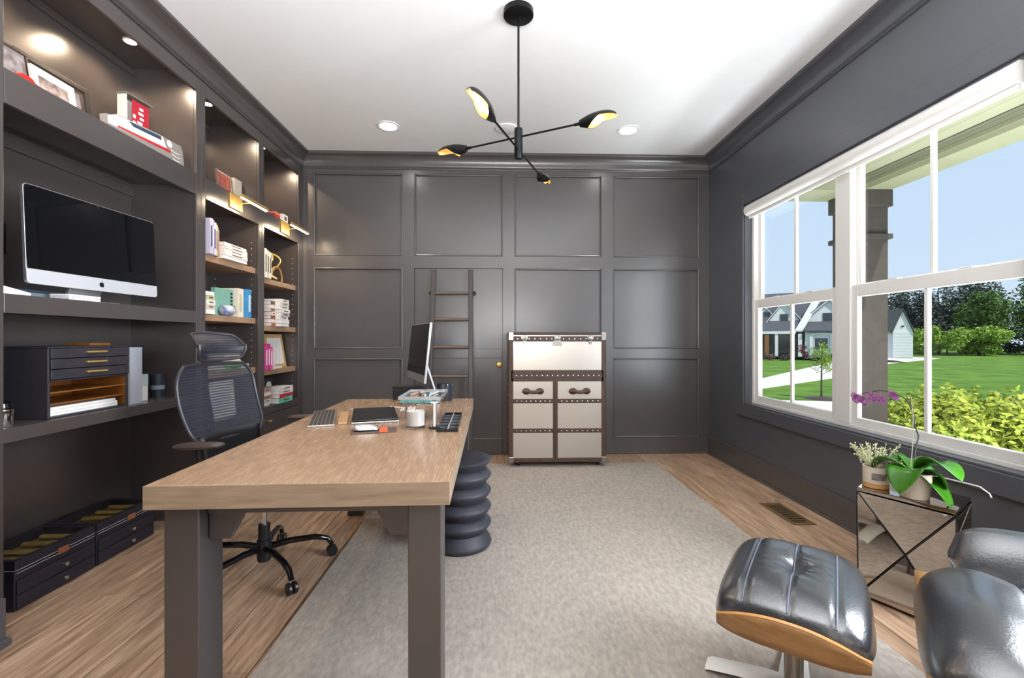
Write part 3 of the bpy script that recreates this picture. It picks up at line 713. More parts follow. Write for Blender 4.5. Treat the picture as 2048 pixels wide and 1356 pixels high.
# ---------------------------------------------------------------- ladder on the door
ld = thing('library_ladder', 'dark wooden ladder with turned rungs leaning on the panelled wall', 'ladder', (-.47, 4.42, 0))
def ly(z): return 4.40 + (z / 1.88) * .155
for xt, xb in ((-.645, -.705), (-.275, -.270)):
    b = MB(); b.hull([(xb - .021, ly(0) - .02, 0.0), (xb + .021, ly(0) - .02, 0.0), (xb + .021, ly(0) + .02, 0.0), (xb - .021, ly(0) + .02, 0.0)], [(xt - .021, ly(1.88) - .02, 1.88), (xt + .021, ly(1.88) - .02, 1.88), (xt + .021, ly(1.88) + .02, 1.88), (xt - .021, ly(1.88) + .02, 1.88)])
    b.build('side_rail', darkwood, ld, bevel=.006, world=True)
for z in (1.64, 1.375, 1.097, .81, .53, .25):
    t = z / 1.88; xa = -.705 + .06 * t; xb_ = -.270 - .005 * t
    b = MB(); b.tube([(xa, ly(z), z), (xa + .09, ly(z), z), (xb_ - .09, ly(z), z), (xb_, ly(z), z)], lambda q: .012 + .005 * math.sin(q * PI), 12); b.build('rung', rungm, ld, smooth=True, world=True)
b = MB()
for x in (-.672, -.240): b.lathe([(.012, 0), (.012, .03), (.02, .034), (.02, .044), (0, .046)], 12, M=Matrix.Translation((x, F0 + .0, 1.64)) @ Matrix.Rotation(R(90), 4, 'X'))
b.build('wall_pegs', blackm, ld, smooth=True, world=True)

# ---------------------------------------------------------------- office chair
oc_ = thing('office_chair', 'black mesh office chair with headrest pulled up to the desk', 'office chair', (-1.19, 2.33, 0), 0)
C0 = Vector((-1.19, 2.33, 0))
b = MB(); b.lathe([(0, .055), (.030, .055), (.034, .07), (.034, .16), (.028, .165), (.028, .24), (0, .24)], 20); b.build('hub', blackpl, oc_, smooth=True)
b = MB(); b.lathe([(0, .24), (.014, .24), (.014, .42), (0, .42)], 16); b.build('gas_lift', chrome, oc_, smooth=True)
for k in range(5):
    a = R(-40 + 72 * k - 3); d = Vector((math.cos(a), math.sin(a), 0))
    b = MB(); b.tube([d * .02 + Vector((0, 0, .12)), d * .12 + Vector((0, 0, .128)), d * .24 + Vector((0, 0, .12)), d * .30 + Vector((0, 0, .10)), d * .325 + Vector((0, 0, .065))], lambda t: .017 - .004 * t, 10)
    arm = b.build('base_arm', blackgl, oc_, smooth=True)
    p = d * .325; q = Vector((-d.y, d.x, 0))
    for s_ in (-1, 1):
        b = MB(); M = Matrix.Translation(p + q * .013 * s_ + Vector((0, 0, .029))) @ Matrix.Rotation(a, 4, 'Z') @ Matrix.Rotation(R(90), 4, 'X')
        b.lathe([(0, -.009), (.024, -.009), (.0275, -.005), (.0275, .005), (.024, .009), (0, .009)], 18, M=M); b.build('caster_wheel', blackpl, arm, smooth=True)
ang = R(-12)                               # chair faces the desk, turned slightly to the camera
MC = Matrix.Rotation(ang, 4, 'Z') 
def cp(x, y, z): return MC @ Vector((x, y + .10, z))
# seat
def seatfn(u, v, top=True):
    x = (u * 2 - 1); y = (v * 2 - 1); n_ = 3.2
    h = max(0, (1 - abs(x) ** n_) * (1 - abs(y) ** n_)) ** .4
    zz = .475 + (.036 * h if top else -.03 * h) - (.03 * max(0, x - .5) ** 1.5 if True else 0)
    return cp(.0 + x * .245, y * .25, zz)
b = MB(); b.grid(lambda u, v: seatfn(u, v, True), 22, 20); b.grid(lambda u, v: seatfn(u, v, False), 22, 20); b.build('seat', blackpl, oc_, smooth=True, merge=True, angle=70)
b = MB(); b.box(-.12, .10, -.09, .09, .41, .45, Matrix.Translation((0, .10, 0))); b.build('tilt_mechanism', blackpl, oc_, bevel=.008, rot=(0, 0, ang))
# mesh back: curved sheet between a bowed frame
def backpt(s, t):    # s -1..1 across (near..far), t 0..1 up
    z = .655 + t * .385
    wdt = .238 + .018 * math.sin(t * PI * .9) - .02 * max(0, t - .75) * 4 * .6
    x = -.350 - .055 * t + .05 * (1 - t) ** 2 + .035 * (s * s) - .012 * math.sin(t * PI)
    if t < 0: x = -.300 - .10 * t
    return cp(x, s * wdt, z)
def rr(s, t, k=.22):   # round the corners of the sheet
    return s, t
b = MB()
def sheet(u, v):
    s = u * 2 - 1; t = v
    c = 1 - .16 * (max(0, abs(t - .5) * 2 - .6) / .4) ** 2.2
    return backpt(s * c, t + (.018 * (1 - s * s) if t > .5 else -.012 * (1 - s * s)) * abs(t - .5) * 2)
b.grid(sheet, 20, 24); b.build('mesh_back', meshf, oc_, smooth=True, angle=180)
rim = [sheet(0, j / 16) for j in range(17)] + [sheet(i / 12, 1) for i in range(1, 13)] + [sheet(1, 1 - j / 16) for j in range(1, 17)] + [sheet(1 - i / 12, 0) for i in range(1, 12)]
b = MB(); b.tube(rim, .009, 8, closed=True); b.build('back_frame', mat('chair_frame', srgb(52, 50, 56), .35), oc_, smooth=True)
b = MB(); b.grid(lambda u, v: cp(-.315 + .03 * (u * 2 - 1) ** 2 + .03 * (1 - v), (u * 2 - 1) * (.20 - .02 * (1 - v)), .50 + v * .185), 14, 8); b.build('lumbar_pad', blackpl, oc_, smooth=True, solid=.03, angle=70)
b = MB(); b.tube([cp(-.02, 0, .43), cp(-.20, 0, .44), cp(-.34, 0, .50), cp(-.405, 0, .70), cp(-.445, 0, .90), cp(-.455, 0, 1.12)], lambda t: .022 - .008 * t, 10); b.build('spine', blackpl, oc_, smooth=True)
def headfn(u, v):
    s = u * 2 - 1; t = v; k = 1 - .13 * (abs(t - .5) * 2) ** 3
    z = 1.062 + t * .152 - .010 * s * s * (1 if t > .5 else -1)
    return cp(-.420 + .045 * s * s - .05 * (t - .5) + .045 * math.sin(t * PI), s * .155 * k, z)
b = MB(); b.grid(headfn, 16, 12); b.build('headrest', meshf, oc_, smooth=True, angle=180)
rim = [headfn(0, j / 10) for j in range(11)] + [headfn(i / 12, 1) for i in range(1, 13)] + [headfn(1, 1 - j / 10) for j in range(1, 11)] + [headfn(1 - i / 12, 0) for i in range(1, 12)]
b = MB(); b.tube(rim, .0075, 8, closed=True); b.build('headrest_frame', MATS['chair_frame'], oc_, smooth=True)
for s_ in (-1, 1):
    b = MB(); b.tube([cp(-.02, s_ * .22, .44), cp(-.05, s_ * .33, .46), cp(-.10, s_ * .37, .55), cp(-.11, s_ * .375, .685)], .016, 10); am = b.build('armrest_post', blackpl, oc_, smooth=True)
    def padfn(u, v, s_=s_):
        a = v * 2 * PI; x = u * 2 - 1; h = max(0, 1 - abs(x) ** 4) ** .5
        return cp(-.10 + x * .13, s_ * .385 + math.cos(a) * .043 * h, .698 + math.sin(a) * .016 * h + .008 * x)
    b = MB(); b.grid(padfn, 16, 14); b.build('armrest', mat('armrest_pad', srgb(66, 56, 54), .4), oc_, smooth=True, merge=True)

# ---------------------------------------------------------------- lounge chair and ottoman
def cushion(L_, W_, H_, nseam, n=(44, 36), tuft=.012, sag=0, wr=0, k=3.4, droop=0, dy=0):
    """rounded cushion, x along L, y along W; seams run along x at the y positions nseam"""
    rr_ = random.Random(5)
    def top(u, v):
        x = u * 2 - 1; y = v * 2 - 1
        ax = (1 - abs(x) ** k); ay = (1 - abs(y) ** k)
        h = max(0, ax * ay) ** .42
        z = H_ * h
        for q in nseam: z -= .010 * math.exp(-((y - q) / .035) ** 2) * h
        if tuft: z -= tuft * math.exp(-((x / .22) ** 2 + (y / .16) ** 2))
        if wr: z += wr * math.exp(-(x / .35) ** 2) * math.sin(x * 34 + 2.2 * abs(y) * 6) * (1 - math.exp(-(y / .12) ** 2)) * max(0, 1 - abs(y) * 1.7) * h
        sh = 1 - .055 * (abs(x) ** 4) * (abs(y) ** 4) * 2
        return Vector((x * L_ / 2 * sh, y * W_ / 2 * sh, z + sag * x * x - droop * abs(x) ** 3 - dy * abs(y) ** 3))
    def bot(u, v):
        p = top(u, v); x = u * 2 - 1; y = v * 2 - 1
        h = max(0, (1 - abs(x) ** 4) * (1 - abs(y) ** 4)) ** .45
        return Vector((p.x, p.y, -.35 * H_ * h + sag * x * x - droop * abs(x) ** 3 - dy * abs(y) ** 3))
    b = MB(); b.grid(top, *n); b.grid(bot, *n); return b, top
# ottoman: x axis runs from the flap near the camera to the far flap
OA = math.atan2(.78, .60)
ot = thing('ottoman', 'black leather ottoman on a curved walnut shell and white metal star base', 'ottoman', (.965, 1.44, .0125), OA)
b, tp = cushion(.53, .41, .088, (-.56, .0, .56), tuft=.026, wr=.0085, droop=.004, k=4.2, dy=.026)
cu = b.build('cushion', leather, ot, smooth=True, merge=True, loc=(0, 0, .352), angle=80)
for q in (-.56, 0, .56):
    MB().tube([tp(.03 + .94 * i / 30, (q + 1) / 2) + Vector((0, 0, .0035)) for i in range(31)], .0026, 6).build('piping', piping, cu, smooth=True)
# shell: plywood pan with both ends turned down over a rounded outline
def shellfn(u, v):
    x = u * 2 - 1; y = v * 2 - 1
    return Vector((x * .246, y * .17 * (1 - .05 * abs(x) ** 5), .325 - .018 * abs(x) ** 3 + .012 * x * x))
b = MB(); b.grid(shellfn, 26, 16); shl = b.build('shell', walnut, ot, smooth=True, solid=.012, angle=50)
def flapfn(s_, u, v):
    y = (u * 2 - 1); zt = .372 - .050 * abs(y) ** 2.4; zb = .288
    z = zb + (zt - zb) * v
    return Vector((s_ * (.256 - .035 * abs(y) ** 4 + .010 * v), y * .186, z))
for s_ in (-1, 1):
    b = MB(); b.grid(lambda u, v: flapfn(s_, u, v), 24, 4); b.build('end_flap', walnut, shl, smooth=True, solid=.010, angle=50)
    MB().tube([flapfn(s_, i / 24, 1.03) for i in range(25)], .0052, 6).build('flap_edge', walnute, shl, smooth=True)
b = MB(); b.lathe([(0, .03), (.030, .03), (.026, .05), (.028, .07), (.028, .30), (.05, .315), (.05, .325), (0, .325)], 24); b.build('post', mat('post_metal', srgb(150, 140, 125), .25, .9), ot, smooth=True)
for k in range(4):
    a = R(45 + 90 * k) - OA + R(10); d = Vector((math.cos(a), math.sin(a), 0)); q = Vector((-d.y, d.x, 0))
    b = MB(); lo = []; 
    secs = [(0, .045, .035), (.08, .044, .034), (.16, .040, .026), (.25, .040, .012), (.265, .036, .004)]
    rings = []
    for (r_, hw_, z) in secs:
        rings.append([b.bm.verts.new(d * r_ + q * hw_ * s2 + Vector((0, 0, z + dz))) for s2, dz in ((-1, 0), (-.6, .010), (.6, .010), (1, 0), (.8, -.004), (-.8, -.004))])
    for A_, B_ in zip(rings, rings[1:]):
        for i in range(6): b.face([A_[i], A_[(i + 1) % 6], B_[(i + 1) % 6], B_[i]])
    b.face(rings[0]); b.face(rings[-1]); b.build('base_arm', whitebase, ot, smooth=True)
# lounge chair: x axis points from the front edge back into the seat
LA = math.atan2(-.66, .75)
lc_ = thing('lounge_chair', 'black leather lounge chair with padded armrest cut off by the right edge of the photo', 'armchair', (1.435, 1.055, .0), LA)
b, tp = cushion(.62, .66, .13, (), tuft=0, k=3.0, droop=.02)
def seat2(u, v):
    p = tp(u, v); x = u * 2 - 1; y = v * 2 - 1
    p.z -= .055 * max(0, x + .75)
    p.z += .018 * math.exp(-((x + .55) / .22) ** 2) * (1 - y * y) - .022 * math.exp(-((x + .20) / .05) ** 2) * (1 - abs(y) ** 4) + .003 * math.sin(y * 9 + x * 5) * (1 - x * x)
    return p
b.bm.free(); b = MB(); b.grid(seat2, 44, 40); b.grid(lambda u, v: Vector((tp(u, v).x, tp(u, v).y, -.05 * max(0, (1 - abs(u * 2 - 1) ** 4) * (1 - abs(v * 2 - 1) ** 4)) ** .45 - .02 * abs(u * 2 - 1) ** 3)), 44, 40)
sc_ = b.build('seat_cushion', leather, lc_, smooth=True, merge=True, loc=(0, 0, .375), angle=80)
MB().tube([seat2(.40, .03 + .94 * i / 30) + Vector((0, 0, .003)) for i in range(31)], .004, 6).build('piping', piping, sc_, smooth=True)
b = MB(); b.grid(lambda u, v: Vector(((u * 2 - 1) * .30, (v * 2 - 1) * .33, .335 + .05 * abs(v * 2 - 1) ** 3)), 16, 16); b.build('seat_shell', walnut, lc_, smooth=True, solid=.012)
for s_ in (1, -1):
    def armfn(u, v, s_=s_):
        a = v * 2 * PI; x = u * 2 - 1; h = max(0, 1 - abs(x) ** 5) ** .45
        return Vector((.08 + x * .29, s_ * (.405 + math.cos(a) * .055 * h + .035 * math.sin(a)), .435 + math.sin(a) * .118 * h))
    b = MB(); b.grid(armfn, 26, 22); ap = b.build('armrest', leather, lc_, smooth=True, merge=True)
b = MB(); b.grid(lambda u, v: Vector((.33 + .16 * v + .02 * math.sin(v * PI) - .05 * abs(math.cos(u * PI)) ** 3, (u * 2 - 1) * .33, .40 + .40 * v)), 20, 14); b.build('backrest', leather, lc_, smooth=True, solid=.10, bevel=.03)
b = MB(); b.lathe([(0, .02), (.05, .02), (.035, .06), (.03, .33), (0, .33)], 20); b.build('post', MATS['post_metal'], lc_, smooth=True)
for k in range(5):
    a = R(72 * k); d = Vector((math.cos(a), math.sin(a), 0))
    MB().tube([d * .02 + Vector((0, 0, .06)), d * .2 + Vector((0, 0, .045)), d * .30 + Vector((0, 0, .014))], lambda t: .024 - .010 * t, 8, flat=.6).build('base_arm', whitebase, lc_, smooth=True)

# ---------------------------------------------------------------- mirrored side table
tb = thing('mirrored_side_table', 'small faceted mirrored side table holding two potted plants', 'side table', (1.83, 1.96, 0))
Q = [Vector((1.65, 2.02, 0)), Vector((1.812, 1.722, 0)), Vector((2.03, 1.87, 0)), Vector((1.87, 2.19, 0))]
cen = sum(Q, Vector()) / 4
H0, H1 = .0, .50
def at(p, z): return Vector((p.x, p.y, z))
def shrink(p, f): return cen + (p - cen) * f
b = MB(); b.hull([at(shrink(p, 1.0), .484) for p in Q], [at(shrink(p, 1.0), .50) for p in Q]); b.build('table_top', mirror, tb, bevel=.003, world=True)
lowq = [shrink(p, .97) for p in Q]
for i in range(4):
    A, B = Q[i], Q[(i + 1) % 4]; a, c = lowq[i], lowq[(i + 1) % 4]
    mid = (A + B) / 2; pinch = at(mid + (cen - mid) * .30, .245)
    tris = [(at(A, .482), at(B, .482), pinch), (at(A, .482), pinch, at(a, .012)), (at(B, .482), at(c, .012), pinch), (at(a, .012), at(c, .012), pinch)]
    for tri in tris:
        g = (tri[0] + tri[1] + tri[2]) / 3; t2 = [p + (g - p) * .045 for p in tri]
        nrm = (tri[1] - tri[0]).cross(tri[2] - tri[0]).normalized(); nrm = nrm if nrm.dot(g - at(cen, .25)) > 0 else -nrm
        b = MB(); b.hull([p + nrm * .000 for p in t2], [p + nrm * .003 for p in t2]); b.build('mirror_facet', mirror, tb, bevel=.0012, world=True)
    b = MB()
    for p, q in ((at(A, .482), pinch), (at(B, .482), pinch), (at(a, .012), pinch), (at(c, .012), pinch), (at(A, .482), at(a, .006))): b.tube([p, q], .0035, 6)
    b.build('edge_strip', bevelm, tb, world=True)
b = MB(); b.hull([at(shrink(p, .90), .0) for p in Q], [at(shrink(p, .94), .012) for p in Q]); b.build('base', blackgl, tb, world=True)
# pots
def pot(name, label, loc, r0, r1, h, m, band=None):
    t = thing(name, label, 'potted plant', loc)
    b = MB(); b.lathe([(0, 0), (r0, 0), (r0 + .002, .004), (r1, h), (r1 - .005, h), (r1 - .007, h - .02), (0, h - .02)], 32); b.build('pot', m, t, smooth=True)
    return t
p1 = pot('dried_plant', 'dried pale sprigs in a short cream pot with a photo and wooden band', (1.74, 2.02, .501), .046, .050, .095, potc)
b = MB(); b.lathe([(.0468, .0), (.0485, .001), (.0492, .022), (.0475, .022)], 32); b.build('wood_band', potw, p1, smooth=True)
ph = mat('photo_print', srgb(40, 40, 44), .5, col2=srgb(170, 160, 150), vscale=60)
fa = math.atan2(-1.96 + .0, -1.72)
b = MB(); b.grid(lambda u, v: Vector(((.0515) * math.cos(fa + (u - .5) * 1.15 + .28), (.0515) * math.sin(fa + (u - .5) * 1.15 + .28), .040 + v * .030)), 10, 1); b.build('photo', ph, p1, smooth=True)
r4 = random.Random(11)
for k in range(30):
    a = r4.uniform(0, 2 * PI); sp_ = r4.uniform(.02, .10); hh = r4.uniform(.04, .11) * (1.25 - sp_ * 4)
    base = Vector((.02 * math.cos(a), .02 * math.sin(a), .07)); tipp = Vector((sp_ * math.cos(a) * 1.0, sp_ * math.sin(a), .09 + hh))
    b = MB(); b.tube([base, base.lerp(tipp, .6) + Vector((0, 0, .015)), tipp], .0014, 5)
    for j in range(7):
        q = base.lerp(tipp, r4.uniform(.45, 1.05)) + Vector((r4.uniform(-.014, .014), r4.uniform(-.014, .014), r4.uniform(-.006, .014)))
        b.tube([base.lerp(tipp, .7) + Vector((0, 0, .01)), q], .0009, 4); b.lathe([(0, -.004), (.0032, -.001), (.0028, .003), (0, .004)], 6, c=q)
    b.build('sprig', driedm, p1)
p2 = pot('orchid', 'orchid with glossy green leaves and purple blooms in a tapered cream pot', (1.79, 1.88, .501), .047, .060, .110, potc)
def leafm(base, d, L_, W_, rise, drop, roll=0):
    d = Vector(d).normalized(); q = Vector((-d.y, d.x, 0))
    def fn(u, v):
        y = (v * 2 - 1); w_ = W_ * (math.sin(min(1, u * 1.02) * PI) ** .55) * (.75 + .35 * u) / 2
        if u > .98: w_ *= .4
        z = rise * math.sin(u * PI * .75) - drop * u * u + .18 * w_ * (y * y) * 2 - .0 * abs(y) + roll * y * w_
        return Vector(base) + d * (L_ * u * (1 - .12 * u * (drop > .05))) + q * (w_ * y) + Vector((0, 0, z))
    b = MB(); b.grid(fn, 18, 8); return b.build('leaf', leaf, p2, smooth=True, solid=.003, angle=80)
leafm((0, 0, .105), (-.42, .90, 0), .18, .15, .055, .07)
leafm((0, 0, .105), (-.75, -.3, 0), .13, .145, .045, .11, .2)
leafm((0, 0, .11), (.2, -.95, 0), .17, .155, .065, .04, -.2)
leafm((0, 0, .105), (.85, -.50, 0), .12, .12, .03, .08)
leafm((0, 0, .108), (.45, .85, 0), .11, .09, .05, .02)
leafm((0, 0, .10), (.55, -.85, 0), .14, .15, -.01, .12)
stp = [Vector((1.79, 1.88, .60)), Vector((1.83, 1.92, .68)), Vector((1.88, 1.955, .745)), Vector((1.87, 1.965, .80)), Vector((1.88, 1.98, .85)), Vector((1.885, 2.02, .90)), Vector((1.89, 2.09, .925)), Vector((1.89, 2.17, .925)), Vector((1.885, 2.25, .905)), Vector((1.88, 2.30, .885))]
MB().tube(stp, lambda t: .0032 - .0016 * t, 8).build('flower_stem', stemm, p2, smooth=True, world=True)
MB().tube([(1.78, 1.89, .60), (1.82, 1.92, .72), (1.85, 1.95, .84), (1.85, 1.96, .92)], .0018, 6).build('support_stake', mat('stake', srgb(150, 150, 130), .6), p2, world=True)
MB().tube([(1.80, 1.87, .60), (1.84, 1.83, .605), (1.875, 1.80, .598), (1.90, 1.76, .595), (1.915, 1.73, .592), (1.92, 1.70, .575), (1.922, 1.695, .562)], .0028, 6).build('aerial_root', mat('root', srgb(196, 196, 190), .5), p2, smooth=True, world=True)
for k, (u_, s_) in enumerate(((.0, .030), (.30, .028), (.55, .032), (.8, .030), (1.0, .034), (.45, .022))):
    c0 = stp[6].lerp(stp[9], u_) + Vector((-.005, .0, -.014 - .012 * (k % 2)))
    fl = MB()
    for j in range(5):
        a = 2 * PI * j / 5 + .3 * k; pd = Vector((-.35 * math.sin(a) , math.cos(a), math.sin(a))).normalized()
        qd = pd.cross(Vector((-.9, -.4, .1))).normalized()
        fl.grid(lambda u, v, pd=pd, qd=qd: c0 + pd * s_ * u + qd * (s_ * .42 * math.sin(PI * min(1, u * .95 + .05)) ** .7 * (v * 2 - 1)) + Vector((-.006 * math.sin(u * PI), -.004 * u, 0)), 6, 4)
    fl.build('bloom', petal, p2, smooth=True, world=True)

# ---------------------------------------------------------------- wide desk unit contents
# computer
Lc = Vector((-2.045, 2.01, 0)); Rc = Vector((-2.005, 2.70, 0)); mc = (Lc + Rc) / 2
im = thing('desktop_computer', 'large all-in-one computer with a black screen and silver chin in the bookcase niche', 'computer', (mc.x - .03, mc.y, 1.361), math.atan2(.69, .04) - PI / 2)
wv = .345; Mi = Matrix.Translation((.03, 0, .283)) @ Matrix.Rotation(R(-2.5), 4, 'Y')
def roundrect(hw_, z0, z1, r_, n=6, top=True, botr=True):
    pts = []
    for (cx_, cz_, a0, on) in ((hw_ - r_, z1 - r_, 0, top), (-hw_ + r_, z1 - r_, 90, top), (-hw_ + r_, z0 + r_, 180, botr), (hw_ - r_, z0 + r_, 270, botr)):
        if on: pts += [(cx_ + r_ * math.cos(R(a0 + 90 * i / n)), cz_ + r_ * math.sin(R(a0 + 90 * i / n))) for i in range(n + 1)]
        else: pts.append((cx_ + r_ * math.copysign(1, cx_), cz_ + r_ * (1 if a0 < 180 else -1)))
    return pts
def plate(nm, pts, x0, x1, m, par):
    b = MB(); b.hull([Mi @ Vector((x0, p, q)) for p, q in pts], [Mi @ Vector((x1, p, q)) for p, q in pts]); return b.build(nm, m, par, bevel=.0015)
plate('housing', roundrect(wv, -.222, .217, .018), -.014, .0, silver, im)
plate('screen', roundrect(wv - .003, -.155, .214, .016, botr=False), .0002, .0022, blackgl, im)
plate('chin', roundrect(wv - .0, -.222, -.157, .018, top=False), .0002, .003, mat('chin_aluminium', srgb(214, 216, 222), .38, .35), im)
b = MB(); b.lathe([(.004, 0), (.003, .001), (0, .001)], 12, M=Mi @ Matrix.Translation((.0022, 0, .203)) @ Matrix.Rotation(R(90), 4, 'Y')); b.build('camera_lens', MATS['dark_blue_plastic'], im)
# fruit-shaped emblem on the chin: body with a bite and a leaf
ap_ = []
for i in range(40):
    a = 2 * PI * i / 40; r_ = .0135 * (1 - .13 * abs(math.sin(a)) ** 6 * (1 if math.sin(a) > 0 else .6)); x_ = r_ * math.cos(a) * .95; z_ = r_ * math.sin(a)
    dx_, dz_ = x_ - .0155, z_ - .001
    if math.hypot(dx_, dz_) < .0065:
        f_ = .0065 / max(1e-6, math.hypot(dx_, dz_)); x_, z_ = .0155 + dx_ * f_, .001 + dz_ * f_
        if x_ > .0135: x_ = .0092
    ap_.append((x_, z_))
emb = mat('emblem_black', srgb(20, 22, 28), .3)
b = MB(); b.hull([Mi @ Vector((.0031, p, q - .189)) for p, q in ap_], [Mi @ Vector((.0038, p, q - .189)) for p, q in ap_])
lf = [(.0005, .0145), (.002, .0185), (.006, .0205), (.0055, .0165), (.0025, .0145)]
b.hull([Mi @ Vector((.0031, p, q - .189)) for p, q in lf], [Mi @ Vector((.0038, p, q - .189)) for p, q in lf]); b.build('emblem', emb, im)
b = MB(); b.prism([(-.005, .16), (-.02, .17), (-.075, .006), (-.060, .006)], 'y', -.085, .085); b.build('neck', silver, im, bevel=.003)
box('foot', -.09, .055, -.09, .09, 0, .006, silver, im, bevel=.003)
def simple_box(name, label, cat, x0, x1, y0, y1, z0, z1, m, group=None, rz=0, bevel=.002, pages=None):
    c = Vector(((x0 + x1) / 2, (y0 + y1) / 2, z0)); t = thing(name, label, cat, c, rz, group); hx, hy, h = (x1 - x0) / 2, (y1 - y0) / 2, z1 - z0
    return t, hx, hy, h
t, hx, hy, h = simple_box('card_box', 'white speckled card box on the niche shelf under the computer', 'box', -2.06, -1.975, 2.135, 2.30, 1.361, 1.388, paper)
box('body', -hx, hx, -hy, hy, 0, h * .72, mat('speckled_card', srgb(208, 208, 214), .7, var=.35, vscale=90), t, bevel=.001); box('lid', -hx - .001, hx + .001, -hy - .001, hy + .001, h * .72 + .0003, h, paper, t, bevel=.001)
pp = MB(); pp.hull([(-.07, -.07, 0), (.07, -.07, 0), (.07, .075, 0), (-.07, .075, 0)], [(-.07, -.07, .045), (.07, -.07, .045), (.07, .075, .018), (-.07, .075, .018)])
tag(pp.build('document_stack', paper, loc=(-2.09, 1.935, 1.3605)), 'sloping white papers at the left end of the niche shelf', 'papers')
bk = thing('blue_folder', 'dark blue folder lying behind the computer at the left of the niche', 'folder', (-2.17, 2.12, 1.3605)); box('cover', -.08, .08, -.10, .10, 0, .012, cmat(48, 76, 96), bk); box('sheets', -.078, .076, -.098, .098, .0122, .028, cmat(120, 130, 140), bk); box('cover', -.08, .08, -.10, .10, .0282, .040, cmat(40, 58, 76), bk)
cb = MB(); cb.tube([(XB + .03, 1.90, 1.362), (XB + .04, 1.92, 1.45), (XB + .05, 1.98, 1.50), (XB + .06, 2.08, 1.52), (XB + .05, 2.12, 1.46), (XB + .04, 2.16, 1.45), (XB + .05, 2.2, 1.362)], .004, 6)
tag(cb.build('power_cord', cmat(196, 160, 110), smooth=True), 'tan cord curling behind the left edge of the computer', 'cord')
fr = thing('small_picture', 'small black framed picture on the back of the computer niche', 'picture frame', (XB, 2.155, 1.66)); b = MB()
for q in ((-.075, .075, .060, .075), (-.075, .075, -.075, -.060), (-.075, -.060, -.060, .060), (.060, .075, -.060, .060)): b.box(0, .018, *q)
b.build('frame', blackm, fr); box('picture', .002, .006, -.060, .060, -.060, .060, blackgl, fr)
# organiser on the counter
og = thing('desk_organiser', 'black leather organiser with three gold-handled drawers over copper letter trays', 'organiser', (-1.995, 2.275, .8225))
y0, y1 = -.217, .217; ZT = .323
for (a, c) in ((y0, y0 + .012), (y1 - .012, y1)): box('side', -.30, .0, a, c, 0, ZT - .008, orgl, og, bevel=.002)
box('top', -.30, .004, y0 - .003, y1 + .003, ZT - .008, ZT, orgl, og, bevel=.002); box('back', -.30, -.29, y0 + .012, y1 - .012, .0, ZT - .008, orgl, og); box('bottom', -.29, 0, y0 + .012, y1 - .012, 0, .008, orgl, og)
box('divider', -.29, 0, y0 + .012, y1 - .012, .165, .172, orgl, og)
for k in range(3):
    z0 = .174 + k * .0475
    d = box('drawer', -.28, .010, y0 + .006, y1 - .006, z0 + .001, z0 + .045, orgl, og, bevel=.002)
    b = MB(); b.box(.010, .024, -.045, .065, z0 + .022, z0 + .031); b.build('handle', brass, d, bevel=.003)
for z in (.112, .060): 
    box('letter_tray', -.28, -.004, y0 + .013, y1 - .013, z, z + .006, orgin, og)
box('tray_lining', -.289, -.283, y0 + .013, y1 - .013, .01, .164, orgin, og); box('tray_lining', -.28, -.006, y1 - .0135, y1 - .0125, .01, .164, orgin, og)
for k in range(3):
    tag(box('paper_sheaf', -.235 - .003 * k, -.02 + .004 * (k % 2), 2.275 + y0 + .022 + .005 * k, 2.275 + y1 - .045 - .006 * k, .8315 + k * .0135, .8315 + k * .0135 + .0125, paper, loc=(-1.995, 0, 0)), ('bottom', 'middle', 'top')[k] + ' sheaf of white paper in the lowest letter tray', 'paper', 'papers in the letter tray')
t, hx, hy, h = simple_box('bamboo_tray', 'flat copper-coloured tray lying on top of the black organiser', 'tray', -2.20, -2.08, 2.36, 2.48, .8225 + ZT + .001, .8225 + ZT + .014, orgin)
box('base', -hx, hx, -hy, hy, 0, .004, orgin, t); b = MB(); [b.box(*q, .004, h) for q in ((-hx, hx, -hy, -hy + .004), (-hx, hx, hy - .004, hy), (-hx, -hx + .004, -hy + .004, hy - .004), (hx - .004, hx, -hy + .004, hy - .004))]; b.build('rim', orgin, t)
mf = thing('magazine_file', 'pale grey magazine file standing beside the black organiser', 'file box', (-2.11, 2.545, .8225)); gp = mat('pale_grey_card', srgb(168, 174, 186), .5)
box('spine', .112, .116, -.042, .042, 0, .312, gp, mf, bevel=.001)
for s_ in (-1, 1): MB().prism([(-.12, 0), (.112, 0), (.112, .312), (-.04, .312), (-.12, .16)], 'y', *(sorted((s_ * .042, s_ * .039)))).build('side', gp, mf)
box('base', -.12, .112, -.039, .039, 0, .003, gp, mf)
t, hx, hy, h = simple_box('small_white_box', 'small white carton behind the grey magazine file', 'box', -2.14, -2.05, 2.655, 2.702, .8225, .975, paper); box('body', -hx, hx, -hy, hy, 0, h * .55, paper, t, bevel=.001); box('lid', -hx - .001, hx + .001, -hy - .001, hy + .001, h * .55, h, cmat(176, 196, 196), t, bevel=.001)
cu_ = thing('dark_tumbler', 'dark blue tumbler on the counter by the office chair', 'tumbler', (-2.12, 2.87, .8225)); MB().lathe([(0, 0), (.034, 0), (.038, .14), (.035, .14), (.031, .01), (0, .009)], 24).build('body', darkblue, cu_, smooth=True); MB().lathe([(.0355, .045), (.0366, .046), (.0372, .07), (.0366, .071)], 24).build('band', cmat(120, 128, 140), cu_, smooth=True)
dm = thing('glass_cloche', 'shiny metal and glass canister at the left end of the counter', 'canister', (-2.03, 1.90, .8225)); MB().lathe([(0, 0), (.036, 0), (.040, .006), (.040, .07), (0, .07)], 28).build('body', chrome, dm, smooth=True); MB().lathe([(.040, .071), (.041, .08), (.038, .095), (.024, .105), (0, .107)], 28).build('lid', blackgl, dm, smooth=True)
